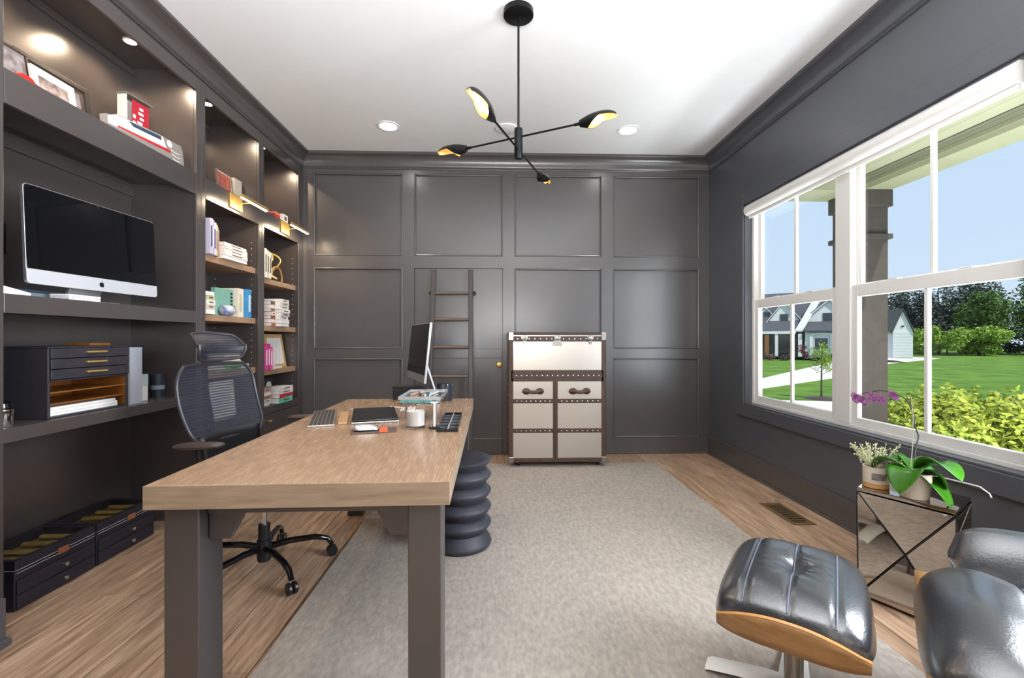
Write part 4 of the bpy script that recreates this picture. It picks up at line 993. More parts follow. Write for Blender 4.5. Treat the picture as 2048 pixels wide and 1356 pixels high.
# watch boxes under the counter
def watchbox(y0, y1, label):
    c = Vector((-2.21, (y0 + y1) / 2, 0)); t = thing('watch_box', label, 'watch box', c, 0, 'watch boxes under the counter'); hy = (y1 - y0) / 2; hx = .13; gx = hx
    box('body', -hx, hx - .004, -hy, hy, .001, .170, watchb, t, bevel=.003)
    for k in range(2):
        z0 = .006 + k * .066; d = box('drawer', hx - .004, hx + .003, -hy + .006, hy - .006, z0, z0 + .062, watchb, t, bevel=.002)
        b = MB(); b.lathe([(.004, 0), (.004, .008), (.010, .012), (.009, .018), (0, .02)], 14, M=Matrix.Translation((hx + .003, .02, z0 + .033)) @ Matrix.Rotation(R(90), 4, 'Y')); b.build('knob', chrome, d, smooth=True)
    b = MB(); lw_ = .024
    for q in ((-hx, hx, -hy, -hy + lw_), (-hx, hx, hy - lw_, hy), (-hx, -hx + lw_, -hy + lw_, hy - lw_), (hx - lw_, hx, -hy + lw_, hy - lw_)): b.box(*q, .172, .220)
    ld_ = b.build('lid', watchb, t, bevel=.003)
    b = MB(); b.tube([(hx + .0008, -hy + .004, .178), (hx + .0008, hy - .004, .178)], .0011, 5); b.tube([(hx + .0008, -hy + .004, .165), (hx + .0008, hy - .004, .165)], .0011, 5); b.tube([(-hx, -hy - .0008, .178), (hx, -hy - .0008, .178)], .0011, 5); b.build('stitching', stitch, ld_)
    box('glass', -hx + lw_, hx - lw_, -hy + lw_, hy - lw_, .214, .217, pane, ld_)
    box('lining', -hx + lw_, hx - lw_, -hy + lw_, hy - lw_, .1705, .176, velvet, t)
    for k in range(4):
        yy = -hy + lw_ + (2 * hy - 2 * lw_) * (k + .5) / 4
        b = MB(); b.tube([(-.075, yy, .190), (.075, yy, .190)], .016, 12, flat=.7); b.build('cushion', velvet, t, smooth=True)
    b = MB(); b.box(hx + .001, hx + .007, -.006, .045, .160, .190); b.box(hx + .006, hx + .010, .006, .033, .164, .178); b.build('clasp', mat('rose_gold', srgb(206, 150, 116), .3, .9) if 'rose_gold' not in MATS else MATS['rose_gold'], t, bevel=.002)
watchbox(2.005, 2.393, 'glass-lidded black watch box on the floor, nearer the camera')
watchbox(2.403, 2.79, 'glass-lidded black watch box on the floor, half hidden by the desk corner')

# ---------------------------------------------------------------- things on the shelves
ZS = 2.2585
def frame(name, label, x, yc, hw_, h, tilt, m, matm, pic, loc_z, rz=0, bw=.02, mw=.03):
    t = thing(name, label, 'photo frame', (x, yc, loc_z), rz)
    M = Matrix.Rotation(-tilt, 4, 'Y'); b = MB()
    for q in ((-hw_, hw_, 0, bw), (-hw_, hw_, h - bw, h), (-hw_, -hw_ + bw, bw, h - bw), (hw_ - bw, hw_, bw, h - bw)): b.box(-.016, 0, *q, M)
    b.build('frame', m, t, bevel=.002)
    b = MB(); b.box(-.013, -.006, -hw_ + bw, hw_ - bw, bw, h - bw, M); b.build('mat_board', matm, t)
    b = MB(); b.box(-.006, -.005, -hw_ + bw + mw, hw_ - bw - mw, bw + mw, h - bw - mw, M); b.build('photo', pic, t)
    return t
pic1 = mat('photo_a', srgb(70, 62, 66), .35, col2=srgb(176, 168, 170), vscale=16); pic2 = mat('photo_b', srgb(96, 72, 66), .35, col2=srgb(216, 190, 178), vscale=22); pic3 = mat('photo_c', srgb(50, 60, 90), .35, col2=srgb(220, 110, 60), vscale=30)
frame('photo_frame', 'dark-framed photo leaning at the far left of the top shelf', -2.13, 2.06, .085, .235, R(10), cmat(60, 44, 40), cmat(150, 132, 128), pic1, ZS, mw=.004, bw=.012)
frame('photo_frame', 'photo with a wide white mat on the top shelf', -2.09, 2.21, .105, .175, R(9), paper, paper, pic2, ZS, bw=.012, mw=.022)
frame('photo_frame', 'large black frame leaning behind the white-matted photo', -2.19, 2.33, .19, .275, R(8), cmat(44, 36, 34), cmat(70, 56, 50), pic1, ZS, bw=.026, mw=.03)
rv = thing('red_car_model', 'small red toy car at the left end of the top shelf', 'toy car', (-2.02, 1.98, ZS))
MB().prism([(-.06, .008), (.06, .008), (.062, .022), (.03, .028), (.015, .042), (-.025, .042), (-.045, .028), (-.06, .026)], 'x', -.022, .022).build('body', cmat(190, 40, 34, .25), rv, bevel=.004)
for yy in (-.036, .036):
    for xx in (-.023, .017):
        MB().lathe([(0, 0), (.010, 0), (.010, .006), (0, .006)], 14, M=Matrix.Translation((xx, yy, .0105)) @ Matrix.Rotation(R(90), 4, 'Y')).build('wheel', blackpl, rv)
# clear display case with a red and white card
ac = thing('display_case', 'clear block case with a red and white card on the top shelf', 'display case', (-2.15, 2.735, ZS), R(-6))
box('case', -.03, .03, -.085, .085, 0, .335, pane, ac); box('card', -.012, -.006, -.06, .06, .015, .315, paper, ac)
box('side_card', -.028, .028, -.084, -.080, .004, .331, paper, ac); box('top_edge', -.031, .031, -.086, .086, .335, .340, cmat(150, 140, 128, .2), ac)
box('red_panel', .0305, .0312, -.052, .060, .03, .315, cmat(188, 34, 54), ac); b = MB()
r5 = random.Random(4)
for k in range(9):
    zz = .05 + k * .028; yy = .004 + r5.uniform(-.008, .008); b.box(.0313, .0318, yy - .012 - .008 * (k % 2), yy + .014, zz, zz + .015)
for k in range(5): b.box(.0313, .0318, -.045, -.028, .06 + k * .038, .082 + k * .038)
b.build('white_figure', paper, ac)
# leaning cassette-style case / wide record-shaped sign
rs = thing('tape_sign', 'long striped case with navy, white and red bands leaning on the top shelf edge', 'sign', (-2.0, 2.67, ZS), R(1))
M = Matrix.Rotation(R(-6), 4, 'Y')
def rs_poly(pts, x0, x1, nm, m):
    b = MB(); b.hull([M @ Vector((x0, p, q)) for p, q in pts], [M @ Vector((x1, p, q)) for p, q in pts]); return b.build(nm, m, rs)
rs_poly([(-.31, 0), (.275, 0), (.275, .125), (.262, .150), (.10, .142), (-.235, .108), (-.25, .095), (-.31, .075)], -.03, 0, 'board', cmat(150, 142, 136))
rs_poly([(-.30, .030), (.13, .062), (.10, .138), (-.235, .104), (-.30, .070)], .0005, .0015, 'white_field', paper)
rs_poly([(-.13, .090), (.085, .110), (.085, .134), (-.16, .108)], .0017, .0024, 'navy_band', cmat(50, 72, 92))
rs_poly([(-.24, .036), (.155, .062), (.155, .080), (-.24, .046)], .0017, .0026, 'red_band', cmat(206, 34, 40))
b = MB(); b.lathe([(.022, 0), (.022, .002), (.012, .003), (.010, 0)], 20, M=M @ Matrix.Translation((.0005, .155, .118)) @ Matrix.Rotation(R(90), 4, 'Y')); b.build('white_ring', paper, rs)
for k in range(3):
    b = MB(); b.tube([M @ Vector((.002, .16 + .03 * k * .2, .085 - .025 * k)), M @ Vector((.002, .20, .080 - .025 * k)), M @ Vector((.002, .235, .083 - .024 * k))], .003, 5); b.build('white_stroke', paper, rs)
# middle bay top
frame('photo_frame', 'colourful photo standing on the top shelf above the first picture light', -2.08, 3.52, .095, .20, R(6), cmat(120, 104, 92), paper, pic3, ZS, bw=.006, mw=.006)
t, hx, hy, h = simple_box('pale_card', 'pale standing card beside the colourful photo', 'card', -2.10, -2.085, 3.63, 3.73, ZS, ZS + .20, paper); box('front', -hx, hx, -hy, hy, 0, h, cmat(190, 176, 162), t); box('fold', -hx - .03, -hx, -hy, -hy + .004, 0, h, cmat(170, 156, 142), t)
t, hx, hy, h = simple_box('red_box', 'small red box on the top shelf of the corner bay', 'box', -2.06, -1.99, 4.08, 4.18, ZS, ZS + .065, paper); box('body', -hx, hx, -hy, hy, 0, h * .7, cmat(176, 50, 48), t, bevel=.002); box('lid', -hx, hx, -hy, hy, h * .7 + .0003, h, cmat(206, 120, 110), t, bevel=.002)
t, hx, hy, h = simple_box('white_book', 'white book standing on the top shelf of the corner bay', 'book', -2.05, -1.99, 4.24, 4.33, ZS, ZS + .085, paper); box('cover', -hx, hx, -hy, hy, 0, h, cmat(222, 216, 206), t, bevel=.002); box('label', hx, hx + .001, -hy + .02, hy - .03, .03, h - .02, cmat(80, 84, 96), t)

WORDS = ['lower left', 'second', 'third', 'fourth', 'fifth', 'sixth', 'seventh', 'eighth', 'ninth', 'tenth', 'eleventh', 'twelfth']
def book_flat(x, y, z, w_, l_, h, col, rz, label, group):
    """w_ depth (x), l_ along the shelf (y); spine or pages to the room"""
    t = thing('book', label, 'book', (x, y, z), rz, group)
    m = cmat(*col); c_ = min(.003, h * .15)
    box('cover', -w_ / 2, w_ / 2, -l_ / 2, l_ / 2, 0, c_, m, t); box('cover', -w_ / 2, w_ / 2, -l_ / 2, l_ / 2, h - c_, h - .0003, m, t)
    box('pages', -w_ / 2 + .003, w_ / 2 - .003, -l_ / 2 + .003, l_ / 2 - .004, c_, h - c_, paper, t)
    if max(col) - min(col) > 40 or rnd.random() < .6: box('spine', w_ / 2 - .003, w_ / 2, -l_ / 2, l_ / 2, c_, h - c_, m, t); box('title', w_ / 2, w_ / 2 + .0006, -l_ / 5, l_ / 4, h * .35, h * .65, cmat(90, 80, 76), t)
    return t
def book_up(x, y, z, d_, th, h, col, rz, label, group, lab=None, lean=0):
    t = thing('book', label, 'book', (x, y, z), rz, group); m = cmat(*col); M = Matrix.Rotation(lean, 4, 'X')
    for s_ in (-1, 1): MB().box(-d_ / 2, d_ / 2, min(s_ * th / 2, s_ * (th / 2 - .002)), max(s_ * th / 2, s_ * (th / 2 - .002)), 0, h, M).build('cover', m, t)
    MB().box(-d_ / 2 + .002, d_ / 2 - .003, -th / 2 + .0022, th / 2 - .0022, .003, h - .003, M).build('pages', paper, t)
    MB().box(d_ / 2 - .003, d_ / 2, -th / 2 + .002, th / 2 - .002, 0, h, M).build('spine', m, t)
    if lab: MB().box(d_ / 2, d_ / 2 + .0006, -th / 4, th / 4, h * .2, h * .8, M).build('title', cmat(*lab), t)
    return t
def stack(x, y, z, cols, hs, w_, l_, where, group, jit=.01):
    zz = z + .0005; n = len(cols); rj = random.Random(int(y * 1000))
    for k, (c, h) in enumerate(zip(cols, hs)):
        pos = 'bottom' if k == 0 else 'top' if k == n - 1 else WORDS[k] + ' from the bottom'
        book_flat(x + rj.uniform(-jit, jit) * .5, y + rj.uniform(-jit, jit), zz, w_ * rj.uniform(.93, 1), l_ * rj.uniform(.92, 1), h, c, rj.uniform(-.03, .03), '%s book, %s of %s' % (cname(c), pos, where), group); zz += h + .0003
def cname(c):
    r_, g_, b_ = c
    if max(c) - min(c) < 26: return 'white' if r_ > 215 else 'pale' if r_ > 170 else 'grey' if r_ > 90 else 'black'
    if r_ > g_ + 70 and b_ > g_ + 30: return 'pink'
    if r_ > g_ + 60: return 'red' if b_ < 90 or r_ > 180 else 'brown'
    if g_ >= r_ and b_ > r_ + 30 and b_ > g_: return 'blue'
    if g_ > r_ + 15: return 'green'
    if b_ > r_ + 10: return 'lilac'
    return 'tan'
# middle bay shelf 1
ux = -2.03
yy = 3.105
for k, (th, h, c, l2) in enumerate(((.030, .24, (196, 188, 204), (60, 60, 90)), (.022, .235, (170, 150, 196), (240, 240, 240)), (.030, .225, (214, 206, 222), (90, 80, 140)), (.022, .215, (190, 186, 110), (90, 90, 50)), (.016, .205, (150, 110, 120), None), (.014, .19, (196, 150, 130), None))):
    book_up(ux - .005 * k, yy + th / 2, 1.7605, .17, th, h, c, 0, '%s paperback, %s from the left on the middle bay upper shelf' % (('tall pale lilac', 'violet', 'pale grey-violet', 'yellow-green', 'dusty rose', 'salmon')[k], ('first', 'second', 'third', 'fourth', 'fifth', 'sixth')[k]), 'upright paperbacks in the middle bay', l2); yy += th + .001
stack(ux - .01, 3.44, 1.76, [(228, 222, 212), (222, 214, 206), (230, 226, 218), (216, 204, 196), (226, 222, 214)], [.026, .024, .022, .022, .024], .17, .30, 'the pale middle bay stack', 'stacked pale books in the middle bay')
stack(ux - .01, 3.135, 1.35, [(226, 218, 204), (206, 192, 176), (228, 222, 212), (198, 190, 150), (224, 216, 206)], [.034, .030, .032, .030, .026], .16, .10, 'the stack at the left of the turquoise book', 'left stack on the centre shelf')
# turquoise, white and blue books facing out
gb = book_up(-2.06, 3.43, 1.3505, .03, .22, .205, (128, 178, 160), 0, 'large sea-green book facing out on the centre shelf', None, None)
tl = MB();
for k in range(6): tl.box(.0155, .0162, .075, .10, .03 + k * .027, .048 + k * .027)
tl.build('title_letters', cmat(30, 44, 48), gb)
book_up(-2.10, 3.60, 1.3505, .16, .075, .225, (232, 222, 202), 0, 'thick cream book between the sea-green and the blue book', None, (206, 190, 160))
book_up(-2.08, 3.67, 1.3505, .18, .050, .225, (62, 142, 196), 0, 'bright blue book at the right end of the centre shelf', None, (216, 232, 240))
bw = thing('ceramic_bowl', 'small blue and white round bowl in front of the sea-green book', 'bowl', (-2.0, 3.385, 1.3505)); MB().lathe([(0, 0), (.025, 0), (.048, .018), (.056, .040), (.048, .062), (.030, .078), (.026, .078), (.042, .056), (.0, .02)], 24).build('body', mat('delft', srgb(226, 226, 226), .2, col2=srgb(40, 70, 150), vscale=26), bw, smooth=True); MB().tube([(.02, .0, .078), (.03, .045, .07), (.03, .06, .03)], .003, 6).build('handle', cmat(60, 90, 80), bw, smooth=True)
stack(ux - .02, 3.42, .948, [(120, 186, 96), (196, 206, 150), (210, 204, 190), (196, 190, 172)], [.04, .03, .03, .022], .16, .20, 'the green stack seen through the chair headrest', 'stack behind the office chair headrest')
t, hx, hy, h = simple_box('white_card_box', 'white carton on the oak shelf just under the chair headrest', 'box', -2.08, -1.99, 3.56, 3.66, .9485, .985, paper); box('body', -hx, hx, -hy, hy, 0, h * .6, paper, t, bevel=.001); box('lid', -hx, hx, -hy, hy, h * .6 + .0003, h, cmat(214, 214, 216), t, bevel=.001)
frame('photo_frame', 'bright white framed print on the bottom shelf behind the mesh chair back', -2.02, 3.38, .16, .27, R(5), paper, paper, mat('print_pale', srgb(196, 200, 206), .4, col2=srgb(240, 240, 240), vscale=10), .6005, bw=.02, mw=.02)
# corner bay
yy = 3.86
for k in range(3):
    book_up(-2.04, yy + .018, 1.7025, .15, .034, .245 - .01 * k, ((226, 220, 206), (212, 204, 188), (228, 222, 210))[k], 0, '%s white hardback standing at the left of the gold knot sculpture' % ('first', 'second', 'third')[k], 'white hardbacks in the corner bay', (90, 84, 80)); yy += .036
kn = thing('knot_sculpture', 'looped gold wire sculpture on the upper shelf of the corner bay', 'sculpture', (-2.02, 4.13, 1.703))
rp = [Vector((.03 * math.sin(3 * t_), -.02 + .062 * math.cos(t_) * 1.0 + .02 * math.sin(t_ * 2), .135 + .115 * math.sin(t_))) for t_ in [2 * PI * i / 40 for i in range(40)]]
MB().tube(rp, .0075, 8, closed=True).build('loop', brass, kn, smooth=True)
MB().tube([Vector((.01, -.115, .008)), Vector((.012, -.10, .06)), Vector((.018, -.05, .115)), Vector((.02, .02, .13)), Vector((.018, .08, .105)), Vector((.012, .115, .06)), Vector((.01, .122, .008))], .0075, 8).build('arch', brass, kn, smooth=True)
stack(-2.05, 4.03, 1.294, [(196, 120, 96), (226, 206, 186), (150, 80, 60), (222, 212, 196), (176, 110, 90), (214, 206, 190), (120, 90, 76)], [.03, .032, .03, .034, .03, .032, .03], .14, .07, 'the narrow corner bay stack', 'narrow stack in the corner bay')
stack(-2.02, 4.17, 1.294, [(226, 222, 216), (216, 212, 206), (228, 224, 218), (196, 186, 178), (222, 218, 212), (228, 222, 214), (206, 200, 192), (226, 222, 216)], [.030, .032, .028, .032, .030, .034, .030, .028], .16, .17, 'the tall white corner bay stack', 'tall stack in the corner bay')
for k in range(4):
    book_up(-2.03, 3.868 + k * .042, .9145, .15, .038, (.215, .225, .20, .19)[k], ((206, 70, 140), (190, 50, 120), (214, 100, 160), (226, 206, 214))[k], 0, '%s upright book, %s from the left beside the pale wooden frame' % (('magenta', 'deep pink', 'light pink', 'blush white')[k], ('first', 'second', 'third', 'fourth')[k]), 'pink books in the corner bay', (236, 216, 226))
frame('photo_frame', 'pale wooden frame with a lettered print on the lower shelf of the corner bay', -2.06, 4.29, .165, .315, R(9), cmat(206, 168, 116), paper, mat('print_grey', srgb(214, 214, 216), .6, col2=srgb(236, 236, 236), vscale=30), .9145, bw=.034, mw=.03)
t, hx, hy, h = simple_box('white_notepad', 'white notepad lying in front of the pale wooden frame', 'notepad', -2.02, -1.985, 4.06, 4.20, .9145, .935, paper); box('pages', -hx, hx, -hy, hy, 0, h * .8, paper, t); box('cover', -hx, hx, -hy, hy, h * .8 + .0002, h, cmat(214, 206, 200), t)
stack(-2.05, 3.93, .604, [(120, 96, 84), (206, 196, 184), (150, 130, 116), (216, 206, 196), (190, 150, 140)], [.030, .028, .03, .03, .03], .14, .13, 'the short stack on the corner bay bottom shelf', 'short stack in the corner bay')
stack(-2.02, 4.19, .604, [(96, 196, 166), (206, 44, 62), (226, 214, 214), (230, 226, 222)], [.046, .034, .03, .03], .16, .27, 'the colourful stack on the corner bay bottom shelf', 'colourful stack in the corner bay')
wc = thing('round_clock', 'clear block with a round white disc at the back of the bottom shelf', 'award', (-2.15, 4.27, .6045)); box('block', -.01, .01, -.075, .075, 0, .215, acr, wc, bevel=.002); MB().lathe([(0, 0), (.05, 0), (.05, .004), (0, .004)], 28, M=Matrix.Translation((.0105, -.005, .13)) @ Matrix.Rotation(R(90), 4, 'Y')).build('disc', paper, wc)

# ---------------------------------------------------------------- outside
GZ = -.6
gr = MB(); gr.box(2.9, 130, -40, 130, GZ - .3, GZ); gr.box(-60, 2.9, 5.2, 130, GZ - .3, GZ)
gd = sk(gr.build('ground', grass))
def slab(name, label, cat, pts, z=GZ, h=.02, m=concrete):
    b = MB(); b.hull([(x, y, z) for x, y in pts], [(x, y, z + h) for x, y in pts]); return tag(b.build(name, m), label, cat)
slab('driveway', 'pale concrete driveway crossing the lawn to the white garage', 'driveway', [(3, 10.0), (9.18, 15.58), (15.07, 19.82), (27.8, 31.2), (40.3, 39.8), (40.8, 45.9), (34, 41.2), (25.9, 34.0), (11.44, 19.43), (3, 12.2)])
slab('front_walk', 'pale paved walk between the porch and the lawn', 'path', [(2.5, 5.3), (8.2, 5.6), (9.7, 12.3), (7.6, 12.9), (2.5, 9.2)])
pf = sk(MB().box(2.42, 4.25, -3, 5.15, -.6, -.12).build('porch_floor', concrete))
# porch roof, beams and column
b = MB(); b.box(2.42, 4.4, -3, 5.25, 2.95, 3.12); pr = sk(b.build('porch_ceiling', beamm))
for k in range(14):
    pass
for k in range(9): 
    o = box('soffit_board', 2.44 + k * .165, 2.44 + k * .165 + .16, -2.9, 5.0, 2.938, 2.951, beamm); o.parent = pr
be = struct('porch_beam', (4.08, 1, 2.79))
box('beam_core', 3.95, 4.24, -3, 5.16, 2.79, 2.95, beamm, be, world=True)
for k, (a, c) in enumerate(((2.835, 2.872), (2.875, 2.912), (2.915, 2.936))): box('siding_board', 3.938, 3.95, -3, 4.74, a, c, sidingg, be, world=True)
box('cross_beam', 2.42, 3.95, 4.76, 5.16, 2.79, 2.936, beamm, be, world=True)
pcx = thing('porch_column', 'square dark porch column with two trim bands outside the window', 'column', (4.042, 4.913, -.12)); hh = .175
box('shaft', -hh, hh, -hh, hh, 0, 2.75, colm, pcx, bevel=.006)
box('cap', -hh - .03, hh + .03, -hh - .03, hh + .03, 2.73, 2.908, colm, pcx, bevel=.004); box('band', -hh - .03, hh + .03, -hh - .03, hh + .03, 2.38, 2.435, colm, pcx, bevel=.004); box('plinth', -hh - .03, hh + .03, -hh - .03, hh + .03, 0, .18, colm, pcx, bevel=.004)

def foliage(par, c, rx, ry, rz_, n, size, m, seed, lumps=10, name='foliage', shell=.55):
    rr_ = random.Random(seed); b = MB(); bm = b.bm; L_ = []
    for k in range(lumps):
        a = rr_.uniform(0, 2 * PI); zz = rr_.uniform(-.7, .75); q = math.sqrt(max(0, 1 - zz * zz)) * rr_.uniform(.35, .72)
        L_.append((Vector((q * math.cos(a), q * math.sin(a), zz * .72)), rr_.uniform(.28, .46)))
    for i in range(n):
        lc0, lr0 = rr_.choice(L_); v = Vector((rr_.gauss(0, 1), rr_.gauss(0, 1), rr_.gauss(0, 1))).normalized() * lr0 * rr_.uniform(shell, 1.05)
        p = lc0 + v; p = Vector((p.x * rx, p.y * ry, p.z * rz_)) + Vector(c)
        u_ = Vector((rr_.gauss(0, 1), rr_.gauss(0, 1), rr_.gauss(0, .6))).normalized(); w_ = u_.cross(Vector((rr_.gauss(0, 1), rr_.gauss(0, 1), rr_.gauss(0, 1)))).normalized()
        s_ = size * rr_.uniform(.6, 1.3)
        vs = [bm.verts.new(p - u_ * s_), bm.verts.new(p - w_ * s_ * .45), bm.verts.new(p + u_ * s_), bm.verts.new(p + w_ * s_ * .45)]; bm.faces.new(vs)
    me = bpy.data.meshes.new(name); bm.to_mesh(me); bm.free(); me.materials.append(m)
    o = bpy.data.objects.new(name, me); COL.objects.link(o); o.parent = par; o['kind'] = 'stuff'; return o
def tree(name, label, cat, x, y, z, h, rx, ry, m, n, size, seed, trunk=.12, crown0=.3, group=None, lumps=12, bark=barkm, shell=.55):
    t = thing(name, label, cat, (x, y, z), 0, group); rr_ = random.Random(seed)
    ch_ = h * (1 - crown0) / 2; foliage(t, (0, 0, h * crown0 + ch_), rx, ry, ch_ * 1.15, n, size, m, seed, lumps, shell=shell)
    MB().tube([(0, 0, 0), (rr_.uniform(-.1, .1) * rx * .3, 0, h * .45), (rr_.uniform(-.2, .2) * rx * .5, 0, h * .9)], lambda q: trunk * (1 - .8 * q), 7).build('trunk', bark, t)
    for k in range(5):
        a = 2 * PI * k / 5 + rr_.uniform(-.4, .4); z0 = h * rr_.uniform(.3, .6)
        MB().tube([(0, 0, z0), (rx * .35 * math.cos(a), ry * .35 * math.sin(a), z0 + h * .14), (rx * .65 * math.cos(a), ry * .65 * math.sin(a), z0 + h * .26)], lambda q: trunk * .4 * (1 - .8 * q), 5).build('branch', bark, t)
    return t
far = [(66, 47, 9.4, 3.2, lf_mid, 'green tree beyond the parked trailer'), (68, 53, 10.5, 3.6, lf_dark, 'dark tree beyond the parked trailer, rearmost'), (43.5, 56, 7.4, 2.4, lf_dark, 'thin dark tree showing above the garage roof'), (46.5, 53, 8.0, 2.2, lf_dark, 'thin dark tree just right of the white garage'), (50, 56, 8.6, 2.9, lf_dark, 'dark tree behind the light green shrubs, nearest the garage'), (53.5, 53, 8.8, 3.0, lf_dark, 'broad dark tree at the middle of the far tree line'), (57, 51, 8.6, 3.0, lf_dark, 'dark tree second from the right in the far tree line'), (52.5, 47.5, 7.4, 2.4, lf_mid, 'mid-green tree in front of the dark tree line'), (59, 46.5, 8.4, 3.2, lf_mid, 'tall fresh green tree at the right edge of the window view'), (63, 50, 10, 3.4, lf_mid, 'far right green tree over the lawn'), (56, 58, 9.6, 3.4, lf_dark, 'rearmost dark tree showing above the tree line'), (60, 55, 9.6, 3.2, lf_dark, 'dark tree behind the tall fresh green tree')]
for i, (x, y, h, r_, m, lb) in enumerate(far): tree('tree', lb, 'tree', x, y, GZ, h, r_, r_, m, 3600, .21, 100 + i, .16, .04, 'trees beyond the lawn', 14)
for i, (x, y, h, r_) in enumerate(((45.6, 48.4, 3.3, 2.3), (48.6, 47.2, 3.5, 2.7), (51.6, 46.2, 3.1, 2.7))):
    tree('flowering_shrub', ('light green spreading shrub nearest the garage', 'light green spreading shrub in the middle of the far three', 'light green spreading shrub farthest from the garage')[i], 'shrub', x, y, GZ, h, r_, r_, lf_light, 3000, .16, 200 + i, .09, .0, 'light green shrubs before the tree line', 9)
tree('tree', 'dark tree behind the left end of the white house', 'tree', 25.0, 50, GZ, 9.5, 3.4, 3.4, lf_dark, 2600, .25, 300, .2, .2)
for i in range(9):
    t = thing('undergrowth_shrub', '%s dark bush in the undergrowth under the tree line, counted from the garage' % ('first', 'second', 'third', 'fourth', 'fifth', 'sixth', 'seventh', 'eighth', 'ninth')[i], 'shrub', (45.5 + 2.9 * i, 54.5 - 1.1 * i, GZ), 0, 'dark undergrowth below the far trees')
    foliage(t, (0, 0, 1.5), 2.6, 2.0, 1.9, 2200, .2, lf_dark, 900 + i, 12); MB().tube([(0, 0, 0), (0, 0, 1.5)], .08, 5).build('stem', barkm, t)
rp_ = thing('parked_trailer', 'low blue-grey covered trailer at the far right edge of the lawn', 'trailer', (59.0, 43.5, GZ), R(-50)); box('bed', -1.6, 1.6, -.9, .9, .35, .75, cmat(110, 124, 150), rp_, bevel=.05); box('cover', -1.5, 1.5, -.8, .8, .752, 1.0, lf_mid, rp_, bevel=.1)
for s_ in (-.9, .9): MB().lathe([(0, -.1), (.33, -.1), (.33, .1), (0, .1)], 16, M=Matrix.Translation((s_, -.8, .33)) @ Matrix.Rotation(R(90), 4, 'X')).build('wheel', blackpl, rp_)
# sapling on the lawn
sa = thing('sapling', 'slim young tree on the lawn beside the driveway', 'tree', (9.593, 13.06, GZ))
MB().tube([(0, 0, 0), (.01, .01, 1.0), (0, 0, 1.65)], lambda q: .028 - .022 * q, 7).build('trunk', barkm, sa)
foliage(sa, (0, 0, 1.22), .36, .36, .62, 750, .036, lf_light, 41, 16, shell=.2)
for k in range(10):
    a = k * 2.4; z0 = .72 + k * .07; r_ = .34 - .02 * k
    MB().tube([(0, 0, z0), (r_ * math.cos(a), r_ * math.sin(a), z0 + .16)], .006, 4).build('branch', barkm, sa)
ms_ = MB(); ms_.lathe([(0, 0), (.45, 0), (.35, .05), (0, .09)], 18); ms_.build('mulch', cmat(70, 52, 44), sa)
# hedge of yellow-green shrubs along the porch
for i, (x, y, r_, h) in enumerate(((4.95, 1.3, .62, 1.25), (4.98, 2.25, .60, 1.24), (4.90, 3.15, .60, 1.22), (4.95, 4.0, .58, 1.22), (5.0, 4.85, .58, 1.16), (5.0, 5.7, .50, 1.0), (5.9, 3.4, .62, 1.2), (5.9, 4.6, .60, 1.15))):
    t = thing('leafy_shrub', ('yellow-green leafy shrub outside, nearest the right edge of the window', 'yellow-green leafy shrub outside, second from the right edge of the window', 'yellow-green leafy shrub outside, third from the right edge of the window', 'yellow-green leafy shrub outside, just right of the sash bar', 'yellow-green leafy shrub right beside the dark porch column', 'small yellow-green shrub seen left of the white window post', 'yellow-green leafy shrub in the second row, behind the sash bar', 'yellow-green leafy shrub in the second row, beyond the column')[i], 'shrub', (x, y, GZ), 0, 'yellow-green shrubs along the porch')
    foliage(t, (0, 0, h * .55), r_ * 1.25, r_ * 1.25, h * .60, 4600, .042, lf_yel, 60 + i, 26, shell=.35)
    for k in range(6):
        a = 2 * PI * k / 6 + i; MB().tube([(.05 * math.cos(a), .05 * math.sin(a), 0), (r_ * .6 * math.cos(a), r_ * .6 * math.sin(a), h * .75)], .008, 5).build('stem', barkm, t)

# house across the lawn
HR = -math.atan2(.5325, .8464)
ho = thing('neighbour_house', 'white two-gabled house with dark roofs across the lawn', 'house', (25.63, 38.03, -.45), HR)
ho.scale = (1.12, 1, 1)
def hb(name, x0, x1, y0, y1, z0, z1, m, par=ho, bev=0): return box(name, x0, x1, y0, y1, z0 + .45, z1 + .45, m, par, bevel=bev)
def gable(name, xc, hw_, z0, z1, y0, y1, m, par=ho):
    return MB().prism([(xc - hw_, z0 + .45), (xc + hw_, z0 + .45), (xc, z1 + .45)], 'y', y0, y1).build(name, m, par)
def slope(name, x0, x1, y0, y1, z0, z1, m, par=ho, th=.12):
    b = MB(); b.hull([(x0, y0, z0 + .45), (x1, y0, z0 + .45), (x1, y0, z0 + .45 - th), (x0, y0, z0 + .45 - th)], [(x0, y1, z1 + .45), (x1, y1, z1 + .45), (x1, y1, z1 + .45 - th), (x0, y1, z1 + .45 - th)]); return b.build(name, m, par)
hb('wall', -5.5, 5.6, .8, 8, -.45, 1.9, housew)
slope('main_roof', -5.8, 5.9, -.9, 5.0, 1.84, 5.6, roofm); 
MB().hull([(-5.5, 1, 2.3), (5.6, 1, 2.3), (5.6, 5, 2.3), (-5.5, 5, 2.3)], [(-5.5, 4.6, 5.5), (5.6, 4.6, 5.5), (5.6, 5, 5.5), (-5.5, 5, 5.5)]).build('attic', housew, ho)
hb('fascia', -5.8, .0, -1.0, -.88, 1.62, 1.84, housew)
